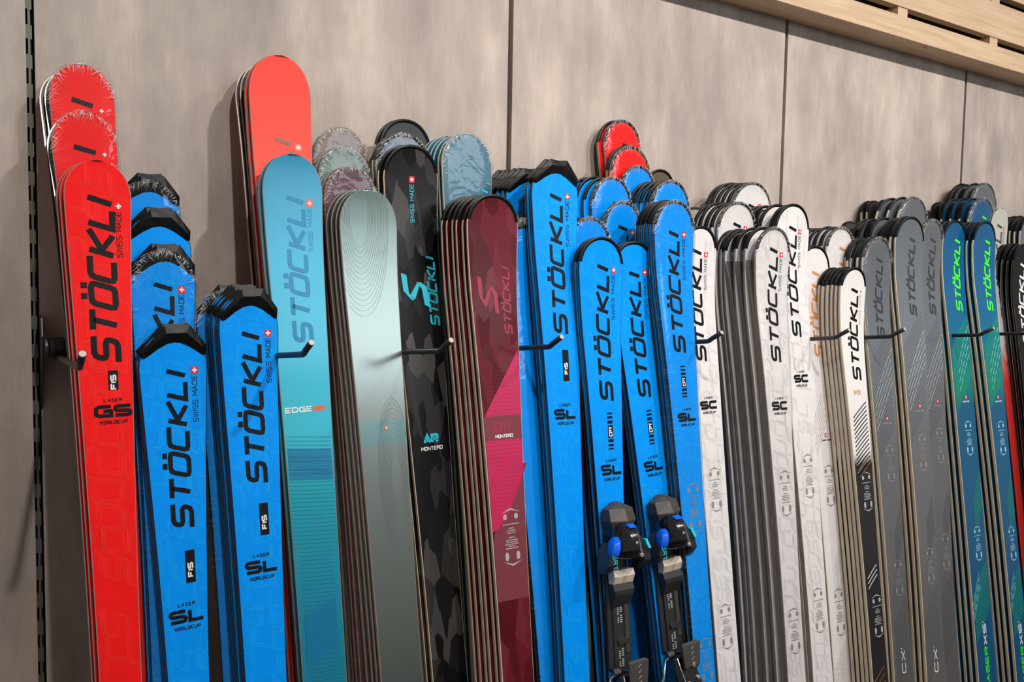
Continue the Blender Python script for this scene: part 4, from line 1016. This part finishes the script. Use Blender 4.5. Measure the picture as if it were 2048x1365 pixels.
def binding(q, v0):
    """v0: picture row of the top of the toe block"""
    sk, L = q.sk, q.L; s0 = s_at(q, v0)
    def P(w, s, y): return (w, sk.th+y, L-s0-s*.78)
    def ring(s, pts): return [P(w, s, y) for w, y in pts]
    def rect(s, hw, y0, y1, c=0., ch=.3):
        return ring(s, [(c-hw, y0), (c+hw, y0), (c+hw, y0+(y1-y0)*(1-ch)), (c+hw*(1-ch), y1), (c-hw*(1-ch), y1), (c-hw, y0+(y1-y0)*(1-ch))])
    o = q.o
    plate = hull('mounting_plate', [rect(.055, .027, .0, .010), rect(.42, .030, 0, .011)], BK, o)
    blk = hull('toe_block', [ring(s, [(-h, .008), (h, .008), (h, y*.72), (0.0, y), (-h, y*.72)]) for s, h, y in ((.000, .007, .026), (.016, .031, .042), (.046, .033, .052), (.066, .026, .046))], BC, o, .0012)
    # glossy housing, fatter towards the boot
    sec = lambda s, h, y0, y1: ring(s, [(h*math.cos(t*math.pi/8), y0+(y1-y0)*max(0, math.sin(t*math.pi/8))**.8) for t in range(0, 9)])
    hs = hull('toe_housing', [sec(.050, .022, .012, .054), sec(.062, .026, .012, .068), sec(.085, .031, .012, .080), (sec(.115, .036, .012, .084)), sec(.132, .035, .014, .076), sec(.138, .028, .018, .062)], BG, o, 0, True)
    hull('setting_window', [ring(s, [(-.010, y), (.010, y), (.008, y+.0025), (-.008, y+.0025)]) for s, y in ((.0515, .0535), (.0600, .0665))], BB, hs)
    hull('housing_rib', [ring(s, [(.002-.003, y), (.002+.003, y), (.003, y+.003), (.001, y+.003)]) for s, y in ((.072, .0735), (.118, .0845))], mat('rib_grey', (90, 90, 94), .25), hs)
    tube('adjust_screw', [P(.004, .124, .078), P(.004, .126, .0850)], .0042, BM, hs, 10)
    for sg in (-1, 1):
        c = sg*.041
        w = hull('toe_wing', [ring(s, [(c+sg*a-.009, .012), (c+sg*a+.009, .012), (c+sg*a+.009, y), (c+sg*a-.009, y)]) for s, a, y in ((.100, -.010, .040), (.118, -.002, .056), (.150, .004, .054), (.168, .004, .040), (.176, .001, .026))], BK, o, .002)
        if sg < 0: hull('wing_accent', [ring(s, [(c+a-h_, y0), (c+a+h_, y0), (c+a+h_, y), (c+a+h_*.3, y+.003), (c+a-h_, y-.004)]) for s, a, h_, y0, y in ((.082, .012, .004, .040, .050), (.094, .006, .007, .036, .060), (.110, .002, .0088, .040, .062), (.126, .000, .0085, .046, .059))], BB, w, .0015, True)
        else: hull('wing_accent', [ring(s, [(c+a-.0035, .050), (c+a+.0035, .050), (c+a+.0035, y), (c+a-.0035, y)]) for s, a, y in ((.094, -.004, .060), (.118, .002, .064))], INK['cyan'], w, .0005)
        if sg < 0:
            pl, x = word_lines('SRT', .010, .009, .004)
            V, F = [], []
            for p in pl:
                for a_, b_ in zip(p, p[1:]):
                    k = len(V); dx, dy = b_[0]-a_[0], b_[1]-a_[1]; l = math.hypot(dx, dy) or 1; nx, ny = -dy/l*.0009, dx/l*.0009
                    for (x_, y_) in ((a_[0]+nx, a_[1]+ny), (b_[0]+nx, b_[1]+ny), (b_[0]-nx, b_[1]-ny), (a_[0]-nx, a_[1]-ny)):
                        V.append(P(c-.004+sg*0-(-y_)*1.0-.003, .124+x_, .0582-(x_)*.02))
                    F.append((k, k+1, k+2, k+3))
            mesh('lettering', V, F, INK['cyan'], w)
    hull('friction_plate', [ring(s, [(-.026, .012), (.026, .012), (.026, y), (-.026, y)]) for s, y in ((.170, .030), (.186, .034), (.206, .027))], mat('friction_metal', (226, 208, 190), .4, .2), o, .001)
    hull('boot_pad', [ring(s, [(-h, .010), (h, .010), (h, y), (-h, y)]) for s, h, y in ((.204, .026, .026), (.222, .026, .031), (.234, .024, .030), (.268, .022, .016))], BK, o, .0015)
    rl = hull('rail', [ring(s, [(-.021, .009), (.021, .009), (.020, .015), (-.020, .015)]) for s in (.245, .43)], BK, o, .001)
    hull('rail_band', [ring(s, [(.006, .0145), (.019, .0145), (.018, .018), (.007, .018)]) for s in (.26, .385)], mat('rail_band_grey', (56, 54, 52), .5), o, .0006)
    V, F = [], []
    for s_ in (.262, .372):
        for i in range(9):
            for wa, wb in ((-.010, -.006), (-.003, .002)):
                if (i*7+int(wa*1e3)) % 5 == 0: continue
                k = len(V); y = .0153
                V += [P(wa, s_+i*.0052, y), P(wb, s_+i*.0052, y), P(wb, s_+i*.0052+.003, y), P(wa, s_+i*.0052+.003, y)]; F.append((k, k+1, k+2, k+3))
    mesh('scale_marks', V, F, INK['silver'], rl)['kind'] = 'stuff'
    hull('rail_catch', [ring(s, [(-.010-h, .014), (.014+h, .014), (.014+h, .019), (-.010-h, .019)]) for s, h in ((.345, 0), (.352, .004), (.362, .0))], BK, o, .001)
    # heel: brake pedal, wire, housing
    ped = hull('brake_pedal', [ring(s, [(.008-h, y), (.008+h, y), (.008+h, y+.007), (.008-h, y+.007)]) for s, h, y in ((.392, .020, .046), (.398, .026, .047), (.455, .022, .045), (.476, .012, .036))], BR, o, .002)
    tube('screw', [P(.010, .452, .050), P(.010, .453, .0545)], .0048, BO, ped, 10)
    V, F = [], []
    for i, s_ in enumerate((.405, .419, .433, .447)):
        k = len(V); y = .0545
        V += [P(.004, s_+.004, y), P(.006, s_+.0045, y), P(.013, s_-.002, y), P(.012, s_-.003, y)]; F.append((k, k+1, k+2, k+3))
    mesh('groove_marks', V, F, INK['silver'], ped)['kind'] = 'stuff'
    tube('brake_wire', [P(-.02, .430, .018), P(-.040, .436, .022), P(-.052, .452, .030), P(-.058, .472, .032), P(-.074, .500, .030), P(-.10, .520, .024)], .0026, BS, o, 10)
    hull('wire_guide', [ring(s, [(-.028, .012), (-.012, .012), (-.012, y), (-.028, y)]) for s, y in ((.418, .018), (.428, .025), (.438, .020))], CAPM, o, .001)
    hh = hull('heel_housing', [rect(.432, .020, .010, .032), rect(.47, .030, .010, .050), rect(.55, .034, .010, .074), rect(.60, .030, .010, .060), rect(.66, .024, .010, .030)], BG, o, .002)
    for w_, s_ in ((-.012, .492), (.014, .484)):
        tube('screw', [P(w_, s_, .048), P(w_, s_+.001, .0600)], .0036, BM, hh, 8)
    hull('heel_lever', [rect(.515, .024, .066, .082), rect(.535, .033, .068, .090), rect(.62, .030, .060, .074)], BK, o, .002)
binding(SKD, 1003); binding(SKE, 989)
for o in bpy.data.objects:
    if o.get('label') and len(o['label'].split()) > 16: print('LONG', o['label'])
L_ = [o['label'] for o in bpy.data.objects if o.get('label')]
print('DUP', [x for x in set(L_) if L_.count(x) > 1])
print('SKIS', COUNT[0], 'TRIS', sum(len(m.polygons)*2 for m in bpy.data.meshes))
